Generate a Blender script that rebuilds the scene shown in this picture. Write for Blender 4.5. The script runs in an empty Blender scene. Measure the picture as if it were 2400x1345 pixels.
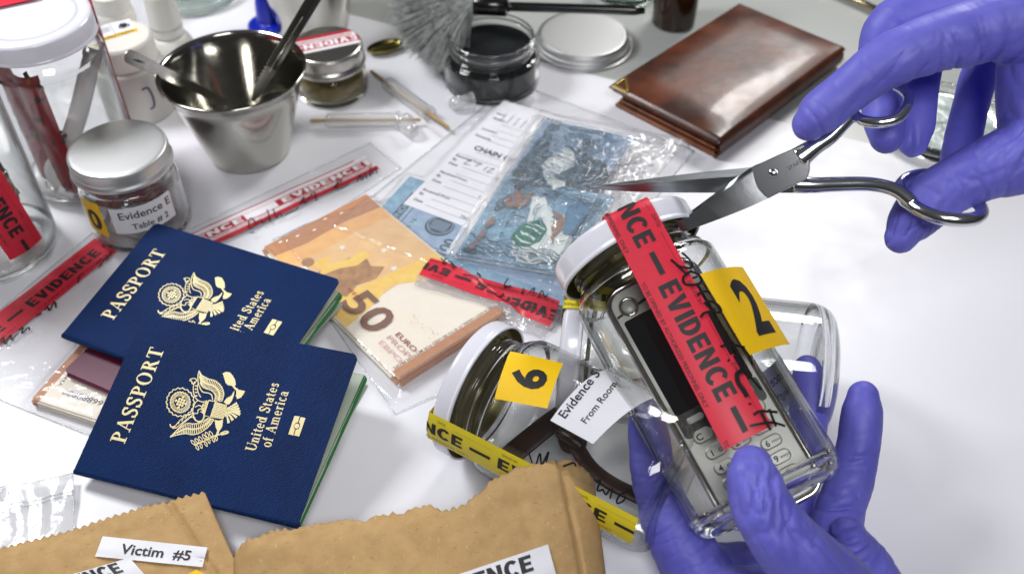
import bpy, bmesh, math, random
import numpy as np
from mathutils import Vector, Matrix, Quaternion

# ------------------------------------------------------------------ scene, camera, light
# every length in this script is in centimetres; S turns it into metres
S = 0.01
scene = bpy.context.scene
COL = scene.collection
random.seed(7)
R_ = math.radians

CAM_H, PITCH, FPX = 42.0, R_(45), 2300.0          # height over the table, angle down, focal length in photo pixels
PW, PH = 2400.0, 1345.0
cam_d = bpy.data.cameras.new('camera')
cam = bpy.data.objects.new('camera', cam_d)
COL.objects.link(cam)
cam.location = (0, 0, CAM_H * S)
cam.rotation_euler = (math.pi / 2 - PITCH, 0, 0)
cam_d.sensor_width = 36.0
cam_d.lens = 36.0 * FPX / PW
cam_d.clip_start = 0.02
cam_d.clip_end = 30
cam_d.dof.use_dof = True
cam_d.dof.focus_distance = 0.475
cam_d.dof.aperture_fstop = 8.5
scene.camera = cam

world = bpy.data.worlds.new('World')
scene.world = world
world.use_nodes = True
wn = world.node_tree
bg = wn.nodes['Background']
bg.inputs['Strength'].default_value = 0.08
wtc = wn.nodes.new('ShaderNodeTexCoord')
wsep = wn.nodes.new('ShaderNodeSeparateXYZ')
wmr = wn.nodes.new('ShaderNodeMapRange')
wmr.inputs['From Min'].default_value = -0.3
wmr.inputs['From Max'].default_value = 0.9
wmix = wn.nodes.new('ShaderNodeMix')
wmix.data_type = 'RGBA'
wmix.inputs['A'].default_value = (0.16, 0.15, 0.13, 1)
wmix.inputs['B'].default_value = (1.0, 1.0, 1.02, 1)
wn.links.new(wtc.outputs['Generated'], wsep.inputs[0])
wn.links.new(wsep.outputs['Z'], wmr.inputs['Value'])
wn.links.new(wmr.outputs[0], wmix.inputs['Factor'])
wn.links.new(wmix.outputs['Result'], bg.inputs['Color'])


def area(name, loc, target, sx, sy, power, col=(1, 1, 1)):
    d = bpy.data.lights.new(name, 'AREA')
    d.shape = 'RECTANGLE'
    d.size, d.size_y = sx * S, sy * S
    d.energy = power
    d.color = col
    o = bpy.data.objects.new(name, d)
    COL.objects.link(o)
    o.location = Vector(loc) * S
    dr = (Vector(target) - Vector(loc)).normalized()
    o.rotation_euler = dr.to_track_quat('-Z', 'Y').to_euler()
    return o


area('window_light', (54, 138, 80), (4, 48, 0), 34, 30, 9.0, (1.0, 0.985, 0.96))
area('softbox_light', (-62, 66, 74), (0, 42, 0), 26, 24, 6.9, (0.97, 0.98, 1.0))
area('overhead_light', (10, -22, 86), (2, 42, 0), 40, 24, 4.8, (0.98, 0.98, 1.0))

scene.view_settings.view_transform = 'Standard'
scene.view_settings.look = 'None'
scene.view_settings.exposure = 0.0
scene.view_settings.gamma = 1.0
scene.view_settings.use_curve_mapping = False
scene.render.engine = 'CYCLES'
cy = scene.cycles
cy.max_bounces = 20
cy.transmission_bounces = 18
cy.transparent_max_bounces = 24
cy.glossy_bounces = 6
cy.diffuse_bounces = 4
cy.blur_glossy = 0.6
cy.sample_clamp_indirect = 60.0
cy.use_denoising = True
try:
    cy.denoiser = 'OPENIMAGEDENOISE'
    cy.denoising_input_passes = 'RGB_ALBEDO_NORMAL'
except Exception:
    pass

# ------------------------------------------------------------------ pixel <-> world helpers (photo pixels, 2400 x 1345)
_s, _c = math.sin(PITCH), math.cos(PITCH)
AX_R = Vector((1, 0, 0))
AX_U = Vector((0, _s, _c))
AX_F = Vector((0, _c, -_s))
EYE = Vector((0, 0, CAM_H))


def ray(px, py):
    return AX_F + AX_R * ((px - PW / 2) / FPX) - AX_U * ((py - PH / 2) / FPX)


def U(px, py, z=0.0):
    """point at height z seen at a photo pixel"""
    r = ray(px, py)
    return EYE + r * ((z - CAM_H) / r.z)


def D(px, py, d):
    """point at distance d along the viewing axis"""
    return EYE + ray(px, py) * d


def px_of(w):
    v = Vector(w) - EYE
    f = v.dot(AX_F)
    return PW / 2 + FPX * v.dot(AX_R) / f, PH / 2 - FPX * v.dot(AX_U) / f


def scale_at(w):
    return FPX / (Vector(w) - EYE).dot(AX_F)


def plane_hit(px, py, o, n):
    r = ray(px, py)
    return EYE + r * ((Vector(o) - EYE).dot(n) / r.dot(n))


def frame(o, x, y=None, z=None):
    """4x4 frame from an origin and two directions (x first, then y or z)"""
    x = Vector(x).normalized()
    if z is not None:
        y = Vector(z).cross(x).normalized()
        z = x.cross(y).normalized()
    else:
        z = x.cross(Vector(y)).normalized()
        y = z.cross(x).normalized()
    m = Matrix((x, y, z)).transposed().to_4x4()
    m.translation = Vector(o)
    return m


def zframe(o, ang=0.0):
    return Matrix.Translation(Vector(o)) @ Matrix.Rotation(ang, 4, 'Z')


# ------------------------------------------------------------------ materials
def lin(c):
    c = c / 255.0
    return c / 12.92 if c <= 0.04045 else ((c + 0.055) / 1.055) ** 2.4


def rgb(r, g, b):
    return (lin(r), lin(g), lin(b), 1.0)


def newmat(name):
    m = bpy.data.materials.new(name)
    m.use_nodes = True
    return m, m.node_tree, m.node_tree.nodes['Principled BSDF']


def obj_coords(nt, scale=(1, 1, 1), rot=(0, 0, 0)):
    tc = nt.nodes.new('ShaderNodeTexCoord')
    mp = nt.nodes.new('ShaderNodeMapping')
    mp.inputs['Scale'].default_value = [s / S for s in scale]
    mp.inputs['Rotation'].default_value = rot
    nt.links.new(tc.outputs['Object'], mp.inputs['Vector'])
    return mp.outputs['Vector']


def mat(name, col, rough=0.5, metal=0.0, spec=0.5, var=None, bump=None, coat=0.0, aniso=None, sheen=0.0,
        rvar=None, sss=0.0, stretch=(1, 1, 1)):
    """var=(scale per cm, amount, colour2) mixes a second colour by noise; bump=(scale per cm, strength, height cm)"""
    m, nt, b = newmat(name)
    b.inputs['Base Color'].default_value = col
    b.inputs['Roughness'].default_value = rough
    b.inputs['Metallic'].default_value = metal
    b.inputs['Specular IOR Level'].default_value = spec
    b.inputs['Coat Weight'].default_value = coat
    b.inputs['Coat Roughness'].default_value = 0.08
    if sheen:
        b.inputs['Sheen Weight'].default_value = sheen
    if sss:
        b.inputs['Subsurface Weight'].default_value = sss
        b.inputs['Subsurface Radius'].default_value = (0.004, 0.003, 0.003)
        b.inputs['Subsurface Scale'].default_value = 0.6
    vec = obj_coords(nt, stretch)
    if var:
        n = nt.nodes.new('ShaderNodeTexNoise')
        n.inputs['Scale'].default_value = var[0]
        n.inputs['Detail'].default_value = 5
        nt.links.new(vec, n.inputs['Vector'])
        cr = nt.nodes.new('ShaderNodeMapRange')
        cr.inputs['From Min'].default_value = 0.3
        cr.inputs['From Max'].default_value = 0.7
        cr.inputs['To Max'].default_value = var[1]
        nt.links.new(n.outputs['Fac'], cr.inputs['Value'])
        mx = nt.nodes.new('ShaderNodeMix')
        mx.data_type = 'RGBA'
        mx.inputs['A'].default_value = col
        mx.inputs['B'].default_value = var[2]
        nt.links.new(cr.outputs[0], mx.inputs['Factor'])
        nt.links.new(mx.outputs['Result'], b.inputs['Base Color'])
    if rvar:
        n2 = nt.nodes.new('ShaderNodeTexNoise')
        n2.inputs['Scale'].default_value = rvar[0]
        n2.inputs['Detail'].default_value = 4
        nt.links.new(vec, n2.inputs['Vector'])
        mr = nt.nodes.new('ShaderNodeMapRange')
        mr.inputs['From Min'].default_value = 0.3
        mr.inputs['From Max'].default_value = 0.7
        mr.inputs['To Min'].default_value = rough
        mr.inputs['To Max'].default_value = rvar[1]
        nt.links.new(n2.outputs['Fac'], mr.inputs['Value'])
        nt.links.new(mr.outputs[0], b.inputs['Roughness'])
    if bump:
        n3 = nt.nodes.new('ShaderNodeTexNoise')
        n3.inputs['Scale'].default_value = bump[0]
        n3.inputs['Detail'].default_value = 3
        nt.links.new(vec, n3.inputs['Vector'])
        bp = nt.nodes.new('ShaderNodeBump')
        bp.inputs['Strength'].default_value = bump[1]
        bp.inputs['Distance'].default_value = bump[2] * S
        nt.links.new(n3.outputs['Fac'], bp.inputs['Height'])
        nt.links.new(bp.outputs[0], b.inputs['Normal'])
    return m


def glass(name, col=(1, 1, 1, 1), ior=1.47, rough=0.0):
    m, nt, b = newmat(name)
    b.inputs['Base Color'].default_value = col
    b.inputs['Transmission Weight'].default_value = 1.0
    b.inputs['Roughness'].default_value = rough
    b.inputs['IOR'].default_value = ior
    return m


def jar_plastic(name, share=.55):
    """thin clear jar wall: part refracting, part letting light straight through as a thin wall does"""
    m, nt, b = newmat(name)
    b.inputs['Base Color'].default_value = (.985, .995, .99, 1)
    b.inputs['Transmission Weight'].default_value = 1.0
    b.inputs['Roughness'].default_value = 0.0
    b.inputs['IOR'].default_value = 1.45
    out = nt.nodes['Material Output']
    tr = nt.nodes.new('ShaderNodeBsdfTransparent')
    tr.inputs['Color'].default_value = (.985, .99, .985, 1)
    gl = nt.nodes.new('ShaderNodeBsdfGlossy')
    gl.inputs['Roughness'].default_value = .06
    lw = nt.nodes.new('ShaderNodeLayerWeight')
    pw = nt.nodes.new('ShaderNodeMath')
    pw.operation = 'POWER'
    pw.inputs[1].default_value = 2.6
    ma = nt.nodes.new('ShaderNodeMath')
    ma.operation = 'MULTIPLY_ADD'
    ma.inputs[1].default_value = .62
    ma.inputs[2].default_value = .055
    p2 = nt.nodes.new('ShaderNodeMath')
    p2.operation = 'POWER'
    p2.inputs[1].default_value = 3.5
    mc = nt.nodes.new('ShaderNodeMix')
    mc.data_type = 'RGBA'
    mc.inputs['A'].default_value = (.985, .99, .985, 1)
    mc.inputs['B'].default_value = (.50, .53, .52, 1)       # longer path through the wall near its edge
    nt.links.new(lw.outputs['Facing'], p2.inputs[0])
    nt.links.new(p2.outputs[0], mc.inputs['Factor'])
    nt.links.new(mc.outputs['Result'], tr.inputs['Color'])
    m1 = nt.nodes.new('ShaderNodeMixShader')
    m2 = nt.nodes.new('ShaderNodeMixShader')
    m2.inputs[0].default_value = share
    nt.links.new(lw.outputs['Facing'], pw.inputs[0])
    nt.links.new(pw.outputs[0], ma.inputs[0])
    nt.links.new(ma.outputs[0], m1.inputs[0])
    nt.links.new(tr.outputs[0], m1.inputs[1])
    nt.links.new(gl.outputs[0], m1.inputs[2])
    nt.links.new(b.outputs[0], m2.inputs[1])
    nt.links.new(m1.outputs[0], m2.inputs[2])
    nt.links.new(m2.outputs[0], out.inputs['Surface'])
    return m


def film(name, tint=(1, 1, 1, 1), gloss=0.35, milk=0.08, bump=(3.0, 0.5, 0.05), rough=0.12, stretch=(1, 1, 1), power=4.0):
    """thin clear plastic sheet: lets light straight through, reflects at its wrinkles, a little milky"""
    m, nt, b = newmat(name)
    nt.nodes.remove(b)
    out = nt.nodes['Material Output']
    tr = nt.nodes.new('ShaderNodeBsdfTransparent')
    tr.inputs['Color'].default_value = tint
    gl = nt.nodes.new('ShaderNodeBsdfGlossy')
    gl.inputs['Roughness'].default_value = rough
    df = nt.nodes.new('ShaderNodeBsdfDiffuse')
    df.inputs['Color'].default_value = (0.85, 0.86, 0.88, 1)
    m1 = nt.nodes.new('ShaderNodeMixShader')
    m1.inputs[0].default_value = milk
    nt.links.new(tr.outputs[0], m1.inputs[1])
    nt.links.new(df.outputs[0], m1.inputs[2])
    fr = nt.nodes.new('ShaderNodeLayerWeight')
    pw = nt.nodes.new('ShaderNodeMath')
    pw.operation = 'POWER'
    pw.inputs[1].default_value = power
    nt.links.new(fr.outputs['Facing'], pw.inputs[0])
    mul = nt.nodes.new('ShaderNodeMath')
    mul.operation = 'MULTIPLY_ADD'
    mul.inputs[1].default_value = 0.8
    mul.inputs[2].default_value = gloss * 0.09
    nt.links.new(pw.outputs[0], mul.inputs[0])
    m2 = nt.nodes.new('ShaderNodeMixShader')
    nt.links.new(mul.outputs[0], m2.inputs[0])
    nt.links.new(m1.outputs[0], m2.inputs[1])
    nt.links.new(gl.outputs[0], m2.inputs[2])
    nt.links.new(m2.outputs[0], out.inputs['Surface'])
    vec = obj_coords(nt, stretch)
    n3 = nt.nodes.new('ShaderNodeTexNoise')
    n3.inputs['Scale'].default_value = bump[0]
    n3.inputs['Detail'].default_value = 2.5
    n3.inputs['Distortion'].default_value = 0.6
    nt.links.new(vec, n3.inputs['Vector'])
    bp = nt.nodes.new('ShaderNodeBump')
    bp.inputs['Strength'].default_value = bump[1]
    bp.inputs['Distance'].default_value = bump[2] * S
    nt.links.new(n3.outputs['Fac'], bp.inputs['Height'])
    nt.links.new(bp.outputs[0], gl.inputs['Normal'])
    nt.links.new(bp.outputs[0], fr.inputs['Normal'])
    return m


def hatch(m, scale, amount, col, distort=3.0, rot=0.4):
    """fine engraved-looking lines mixed into a material's colour"""
    nt = m.node_tree
    b = nt.nodes['Principled BSDF']
    src = b.inputs['Base Color'].links[0].from_socket
    vec = obj_coords(nt, (1, 1, 1), (0, 0, rot))
    wv = nt.nodes.new('ShaderNodeTexWave')
    wv.inputs['Scale'].default_value = scale
    wv.inputs['Distortion'].default_value = distort
    wv.inputs['Detail'].default_value = 3
    wv.inputs['Detail Scale'].default_value = 1.4
    nt.links.new(vec, wv.inputs['Vector'])
    mr = nt.nodes.new('ShaderNodeMapRange')
    mr.inputs['From Min'].default_value = .35
    mr.inputs['From Max'].default_value = .75
    mr.inputs['To Max'].default_value = amount
    nt.links.new(wv.outputs['Fac'], mr.inputs['Value'])
    mx = nt.nodes.new('ShaderNodeMix')
    mx.data_type = 'RGBA'
    mx.inputs['B'].default_value = col
    nt.links.new(mr.outputs[0], mx.inputs['Factor'])
    nt.links.new(src, mx.inputs['A'])
    nt.links.new(mx.outputs['Result'], b.inputs['Base Color'])
    return m


# ------------------------------------------------------------------ mesh builder
def crom(pts, n=8):
    """Catmull-Rom through points (any dimension); returns a numpy array"""
    P = np.array([list(p) for p in pts], float)
    if len(P) < 3:
        t = np.linspace(0, 1, n + 1)[:, None]
        return P[0] * (1 - t) + P[-1] * t
    P = np.vstack([2 * P[0] - P[1], P, 2 * P[-1] - P[-2]])
    out = []
    for i in range(1, len(P) - 2):
        a, b, c, d = P[i - 1], P[i], P[i + 1], P[i + 2]
        for k in range(n):
            t = k / n
            out.append(0.5 * (2 * b + (c - a) * t + (2 * a - 5 * b + 4 * c - d) * t * t + (3 * b - a - 3 * c + d) * t ** 3))
    out.append(P[-2])
    return np.array(out)


class MB:
    def __init__(self):
        self.v, self.f, self.m, self.s = [], [], [], []

    def add(self, vs, fs, mi=0, sm=True, T=None):
        o = len(self.v)
        if T is None:
            self.v += [Vector(p) for p in vs]
        else:
            self.v += [T @ Vector(p) for p in vs]
        for f in fs:
            self.f.append([o + i for i in f])
            self.m.append(mi)
            self.s.append(sm)
        return self

    def grid(self, fn, nu, nv, mi=0, sm=True, cu=False, cv=False, T=None):
        vs = []
        for j in range(nv if cv else nv + 1):
            for i in range(nu if cu else nu + 1):
                vs.append(fn(i / nu, j / nv))
        W = nu if cu else nu + 1
        Hh = nv if cv else nv + 1
        fs = []
        for j in range(nv):
            for i in range(nu):
                a, b = i, (i + 1) % W
                c, d = j, (j + 1) % Hh
                fs.append((c * W + a, c * W + b, d * W + b, d * W + a))
        return self.add(vs, fs, mi, sm, T)

    def lathe(self, prof, mi=0, seg=56, T=None, sm=True, cap0=False, cap1=False):
        vs, fs = [], []
        n = len(prof)
        for (r, z) in prof:
            for k in range(seg):
                a = 2 * math.pi * k / seg
                vs.append((max(r, 1e-4) * math.cos(a), max(r, 1e-4) * math.sin(a), z))
        for j in range(n - 1):
            for k in range(seg):
                k2 = (k + 1) % seg
                fs.append((j * seg + k, j * seg + k2, (j + 1) * seg + k2, (j + 1) * seg + k))
        if cap0:
            fs.append(tuple(reversed(range(seg))))
        if cap1:
            fs.append(tuple((n - 1) * seg + k for k in range(seg)))
        return self.add(vs, fs, mi, sm, T)

    def tube(self, path, rad, mi=0, seg=10, caps=True, ell=None, up=None, T=None, sm=True, closed=False):
        """tube along points; rad number or list; ell=(a,b) scales the section across / along 'up'"""
        P = [Vector(p) for p in path]
        n = len(P)
        if not hasattr(rad, '__len__'):
            rad = [rad] * n
        vs, fs = [], []
        prev = Vector(up) if up is not None else None
        for i in range(n):
            if closed:
                t = (P[(i + 1) % n] - P[i - 1]).normalized()
            else:
                t = (P[min(i + 1, n - 1)] - P[max(i - 1, 0)]).normalized()
            if prev is None:
                prev = t.orthogonal()
            nrm = (prev - t * prev.dot(t))
            nrm = nrm.normalized() if nrm.length > 1e-6 else t.orthogonal().normalized()
            if up is None:
                prev = nrm
            bn = t.cross(nrm)
            for k in range(seg):
                a = 2 * math.pi * k / seg
                ca, sa = math.cos(a), math.sin(a)
                if ell:
                    vs.append(P[i] + (bn * ca * ell[0] + nrm * sa * ell[1]) * rad[i])
                else:
                    vs.append(P[i] + (bn * ca + nrm * sa) * rad[i])
        m = n if closed else n - 1
        for i in range(m):
            i2 = (i + 1) % n
            for k in range(seg):
                k2 = (k + 1) % seg
                fs.append((i * seg + k, i * seg + k2, i2 * seg + k2, i2 * seg + k))
        if caps and not closed:
            fs.append(tuple(reversed(range(seg))))
            fs.append(tuple((n - 1) * seg + k for k in range(seg)))
        return self.add(vs, fs, mi, sm, T)

    def bm(self, b, mi=0, sm=False, T=None):
        b.verts.index_update()
        vs = [v.co.copy() for v in b.verts]
        fs = [[v.index for v in f.verts] for f in b.faces]
        b.free()
        return self.add(vs, fs, mi, sm, T)

    def box(self, c, size, mi=0, bev=0.0, T=None, seg=2, sm=None):
        b = bmesh.new()
        bmesh.ops.create_cube(b, size=1.0)
        for v in b.verts:
            v.co = Vector((v.co.x * size[0], v.co.y * size[1], v.co.z * size[2]))
        if bev:
            bmesh.ops.bevel(b, geom=b.edges[:], offset=bev, segments=seg, profile=0.5, affect='EDGES')
        for v in b.verts:
            v.co += Vector(c)
        return self.bm(b, mi, bool(bev) if sm is None else sm, T)

    def prism(self, poly, z0, z1, mi=0, T=None, bev=0.0, mi_side=None):
        b = bmesh.new()
        bot = [b.verts.new((p[0], p[1], z0)) for p in poly]
        top = [b.verts.new((p[0], p[1], z1)) for p in poly]
        b.faces.new(list(reversed(bot)))
        b.faces.new(top)
        n = len(poly)
        for i in range(n):
            j = (i + 1) % n
            b.faces.new((bot[i], bot[j], top[j], top[i]))
        bmesh.ops.recalc_face_normals(b, faces=b.faces[:])
        if bev:
            bmesh.ops.bevel(b, geom=b.edges[:], offset=bev, segments=2, profile=0.5, affect='EDGES')
        return self.bm(b, mi, False, T)

    def decal(self, sh, fn, mi=0, step=None, T=None):
        """flat 2D shape (verts, faces) carried onto a surface by fn(u, v) -> point"""
        v2, f2 = sh
        if step:
            v2, f2 = cut2d(v2, f2, step)
        return self.add([fn(p[0], p[1]) for p in v2], f2, mi, False, T)

    def obj(self, name, mats, parent=None, M=None, auto=True):
        me = bpy.data.meshes.new(name)
        if not isinstance(mats, (list, tuple)):
            mats = [mats]
        me.from_pydata([tuple(p * S) for p in self.v], [], self.f)
        for q in mats:
            me.materials.append(q)
        me.polygons.foreach_set('material_index', self.m)
        me.polygons.foreach_set('use_smooth', self.s)
        me.update()
        o = bpy.data.objects.new(name, me)
        COL.objects.link(o)
        if M is not None:
            o.matrix_basis = mscale(M)
        if parent is not None:
            o.parent = parent
        return o


def mscale(M):
    m = M.copy()
    m.translation = M.translation * S
    return m


def thing(name, label, cat, M=None, group=None):
    o = bpy.data.objects.new(name, None)
    o.empty_display_size = 0.02
    COL.objects.link(o)
    if M is not None:
        o.matrix_basis = mscale(M)
    o['label'] = label
    o['category'] = cat
    if group:
        o['group'] = group
    return o


def tag(o, label, cat, group=None):
    o['label'] = label
    o['category'] = cat
    if group:
        o['group'] = group
    return o


def copy_tree(o, parent=None):
    c = o.copy()
    COL.objects.link(c)
    c.parent = parent
    for ch in [x for x in bpy.data.objects if x.parent == o]:
        copy_tree(ch, c)
    return c


def cut2d(v2, f2, step):
    b = bmesh.new()
    vs = [b.verts.new((p[0], p[1], 0)) for p in v2]
    for f in f2:
        try:
            b.faces.new([vs[i] for i in f])
        except ValueError:
            pass
    A = np.array(v2)
    lo, hi = A.min(0), A.max(0)
    for ax in (0, 1):
        st = step[ax] if hasattr(step, '__len__') else step
        if not st:
            continue
        x = math.floor(lo[ax] / st) * st + st
        while x < hi[ax]:
            co = [0, 0, 0]
            co[ax] = x
            no = [0, 0, 0]
            no[ax] = 1
            bmesh.ops.bisect_plane(b, geom=b.verts[:] + b.edges[:] + b.faces[:], plane_co=co, plane_no=no, dist=1e-6)
            x += st
    b.verts.index_update()
    out = [(v.co.x, v.co.y) for v in b.verts], [[v.index for v in f.verts] for f in b.faces]
    b.free()
    return out


_tc = {}


def text2d(body, cap=1.0, bold=0.0, align='LEFT', sx=1.0, space=1.0, shear=0.0):
    """outline text as a flat triangle mesh, 'cap' = height of a capital"""
    key = (body, bold, space, shear)
    if key not in _tc:
        c = bpy.data.curves.new('text', 'FONT')
        c.body = body
        c.size = 1.0
        c.offset = bold
        c.resolution_u = 3
        c.space_character = space
        c.shear = shear
        o = bpy.data.objects.new('text', c)
        me = bpy.data.meshes.new_from_object(o)
        v = [(p.co.x, p.co.y) for p in me.vertices]
        f = [list(p.vertices) for p in me.polygons]
        bpy.data.meshes.remove(me)
        bpy.data.objects.remove(o)
        bpy.data.curves.remove(c)
        _tc[key] = (v, f)
    v, f = _tc[key]
    k = cap / 0.729
    A = np.array(v) * [k * sx, k]
    x0, x1 = A[:, 0].min(), A[:, 0].max()
    if align == 'CENTER':
        A[:, 0] -= (x0 + x1) / 2
    elif align == 'RIGHT':
        A[:, 0] -= x1
    else:
        A[:, 0] -= x0
    return [tuple(p) for p in A], f


def textw(sh):
    A = np.array(sh[0])
    return A[:, 0].max() - A[:, 0].min()


def heavy(body, w, cap, align):
    x, out = 0.0, []
    for ch in body:
        gw, parts = HEAVY[ch]
        out += [xf(q, 0, x, 0) for q in parts]
        x += gw + .10
    x -= .10
    v, f = join2(*out)
    k = w / x
    ox = {'CENTER': -w / 2, 'LEFT': 0, 'RIGHT': -w}[align]
    return [(a * k + ox, b * cap) for a, b in v], f


def text_fit(body, w, cap, bold=0.0, align='CENTER', space=1.0, shear=0.0):
    """text stretched to the width w"""
    if body == 'EVIDENCE':
        return heavy(body, w, cap, align)
    s0 = text2d(body, cap, bold, align, 1.0, space, shear)
    return text2d(body, cap, bold, align, w / textw(s0), space, shear)


def xf(sh, ang=0.0, dx=0.0, dy=0.0, k=1.0, flip=False):
    ca, sa = math.cos(ang) * k, math.sin(ang) * k
    out = []
    for x, y in sh[0]:
        if flip:
            x = -x
        out.append((x * ca - y * sa + dx, x * sa + y * ca + dy))
    return out, sh[1]


def rect2(x0, y0, x1, y1):
    return [(x0, y0), (x1, y0), (x1, y1), (x0, y1)], [[0, 1, 2, 3]]


def poly2(pts):
    return [tuple(p) for p in pts], [list(range(len(pts)))]


def disc2(cx, cy, rx, ry=None, n=28, a0=0.0):
    ry = rx if ry is None else ry
    return [(cx + rx * math.cos(2 * math.pi * k / n + a0), cy + ry * math.sin(2 * math.pi * k / n + a0)) for k in range(n)], [list(range(n))]


def ring2(cx, cy, r0, r1, k=1.0, n=36, wav=0.0, nw=0):
    vs = []
    for i in range(n):
        a = 2 * math.pi * i / n
        w = 1 + wav * math.cos(nw * a)
        vs += [(cx + r0 * w * math.cos(a), cy + r0 * w * k * math.sin(a)), (cx + r1 * w * math.cos(a), cy + r1 * w * k * math.sin(a))]
    return vs, [[2 * i, 2 * i + 1, 2 * ((i + 1) % n) + 1, 2 * ((i + 1) % n)] for i in range(n)]


def stroke2(pts, w, n=6, smooth=True):
    """ribbon along a 2D polyline, w = width (number, or (start, middle, end))"""
    A = crom(pts, n) if smooth else np.array(pts, float)
    m = len(A)
    T = np.gradient(A, axis=0)
    T /= np.linalg.norm(T, axis=1)[:, None] + 1e-12
    N = np.stack([-T[:, 1], T[:, 0]], 1)
    t = np.linspace(0, 1, m)
    if hasattr(w, '__len__'):
        W = np.interp(t, [0, .5, 1], w)
    else:
        W = np.full(m, float(w))
    L, Rr = A + N * W[:, None] / 2, A - N * W[:, None] / 2
    vs = [tuple(p) for pair in zip(L, Rr) for p in pair]
    return vs, [[2 * i, 2 * i + 1, 2 * i + 3, 2 * i + 2] for i in range(m - 1)]


def join2(*shs):
    v, f = [], []
    for s in shs:
        o = len(v)
        v += list(s[0])
        f += [[o + i for i in q] for q in s[1]]
    return v, f


def harc(cx, cy_, rx, ry, a0, a1, wx, wy, n=16):
    vs = []
    for i in range(n + 1):
        a = math.radians(a0 + (a1 - a0) * i / n)
        vs += [(cx + rx * math.cos(a), cy_ + ry * math.sin(a)), (cx + (rx - wx) * math.cos(a), cy_ + (ry - wy) * math.sin(a))]
    return vs, [[2 * i, 2 * i + 1, 2 * i + 3, 2 * i + 2] for i in range(n)]


# heavy block capitals of the evidence strips
HEAVY = {
    'E': (.62, [rect2(0, 0, .25, 1), rect2(.25, 0, .62, .21), rect2(.25, .40, .57, .60), rect2(.25, .79, .62, 1)]),
    'V': (.76, [poly2([(0, 1), (.27, 1), (.38, .36), (.49, 1), (.76, 1), (.51, 0), (.25, 0)])]),
    'I': (.25, [rect2(0, 0, .25, 1)]),
    'D': (.70, [rect2(0, 0, .25, 1), rect2(.25, .80, .30, 1), rect2(.25, 0, .30, .20), harc(.30, .5, .40, .5, -90, 90, .25, .2)]),
    'N': (.74, [rect2(0, 0, .24, 1), rect2(.50, 0, .74, 1), poly2([(.24, 1), (.24, .60), (.50, 0), (.50, .40)])]),
    'C': (.72, [harc(.40, .5, .40, .52, 42, 318, .25, .21, 20)]),
}


def homography(src, dst):
    """plane map taking four 2D points onto four others"""
    A, b = [], []
    for (x, y), (u, v) in zip(src, dst):
        A += [[x, y, 1, 0, 0, 0, -u * x, -u * y], [0, 0, 0, x, y, 1, -v * x, -v * y]]
        b += [u, v]
    h = np.linalg.solve(np.array(A, float), np.array(b, float))

    def fn(x, y):
        w = h[6] * x + h[7] * y + 1
        return (h[0] * x + h[1] * y + h[2]) / w, (h[3] * x + h[4] * y + h[5]) / w
    return fn


def vnoise(seed):
    """smooth 2D value noise in about -1..1"""
    rs = np.random.RandomState(seed)
    G = rs.rand(64, 64) * 2 - 1

    def fn(x, y):
        xi, yi = math.floor(x), math.floor(y)
        fx, fy = x - xi, y - yi
        fx, fy = fx * fx * (3 - 2 * fx), fy * fy * (3 - 2 * fy)
        a, b = G[xi % 64, yi % 64], G[(xi + 1) % 64, yi % 64]
        c, d = G[xi % 64, (yi + 1) % 64], G[(xi + 1) % 64, (yi + 1) % 64]
        return (a * (1 - fx) + b * fx) * (1 - fy) + (c * (1 - fx) + d * fx) * fy
    return fn


# ------------------------------------------------------------------ shared materials
M_WHITE_ENAMEL = mat('white_enamel', rgb(222, 222, 232), 0.22, spec=0.5, coat=0.3)
M_LID_INSIDE = mat('gold_lacquer', rgb(120, 110, 70), 0.35, metal=0.7)
M_GLASS = glass('clear_glass', (0.985, 0.995, 0.99, 1))
M_WALL = jar_plastic('clear_jar_wall', 1.0)
M_STEEL = mat('polished_steel', rgb(186, 184, 176), 0.09, metal=1.0, rvar=(4.0, 0.15))
M_STEEL_BRUSH = mat('brushed_steel', rgb(190, 188, 182), 0.28, metal=1.0, bump=(5.0, 0.15, 0.02), stretch=(1, 1, 14))
M_ALU = mat('satin_aluminium', rgb(214, 215, 215), 0.46, metal=1.0, bump=(9.0, 0.08, 0.02))
M_BLACK_INK = mat('black_ink', rgb(34, 33, 36), 0.55)
M_MARKER = mat('black_marker', rgb(18, 18, 20), 0.35)
M_LABEL = mat('white_label_paper', rgb(228, 228, 234), 0.6, var=(6, 0.15, rgb(215, 215, 222)))
M_YELLOW = mat('yellow_label', rgb(246, 200, 10), 0.5, var=(5, 0.3, rgb(240, 186, 8)))
M_YELLOW_TAPE = mat('yellow_tape', rgb(228, 208, 46), 0.38)
M_RED_TAPE = mat('red_tape', rgb(214, 44, 66), 0.4, var=(2.5, 0.35, rgb(198, 34, 54)))
M_WHITE_PRINT = mat('white_print', rgb(232, 228, 232), 0.5)
M_NAVY = None
M_WHITE_PLASTIC = mat('white_plastic', rgb(222, 220, 212), 0.4, sss=0.0)
M_FILM = film('clear_bag_film', milk=0.045, gloss=0.6, bump=(1.4, 0.7, 0.12))
M_FILM_CRUMPLED = film('crumpled_bag_film', milk=0.03, gloss=0.9, bump=(2.2, 1.0, 0.30), rough=0.1)


def structure(o):
    o['kind'] = 'structure'
    return o
# ------------------------------------------------------------------ the table and the white sheet on it
tb = MB()
tb.box((0, 60, -1.55), (320, 300, 3.0), bev=0.1)
structure(tb.obj('table_surface', mat('grey_laminate', rgb(168, 171, 168), 0.3, spec=0.5, var=(0.12, 0.3, rgb(160, 163, 160)), bump=(18, 0.05, 0.01))))

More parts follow.
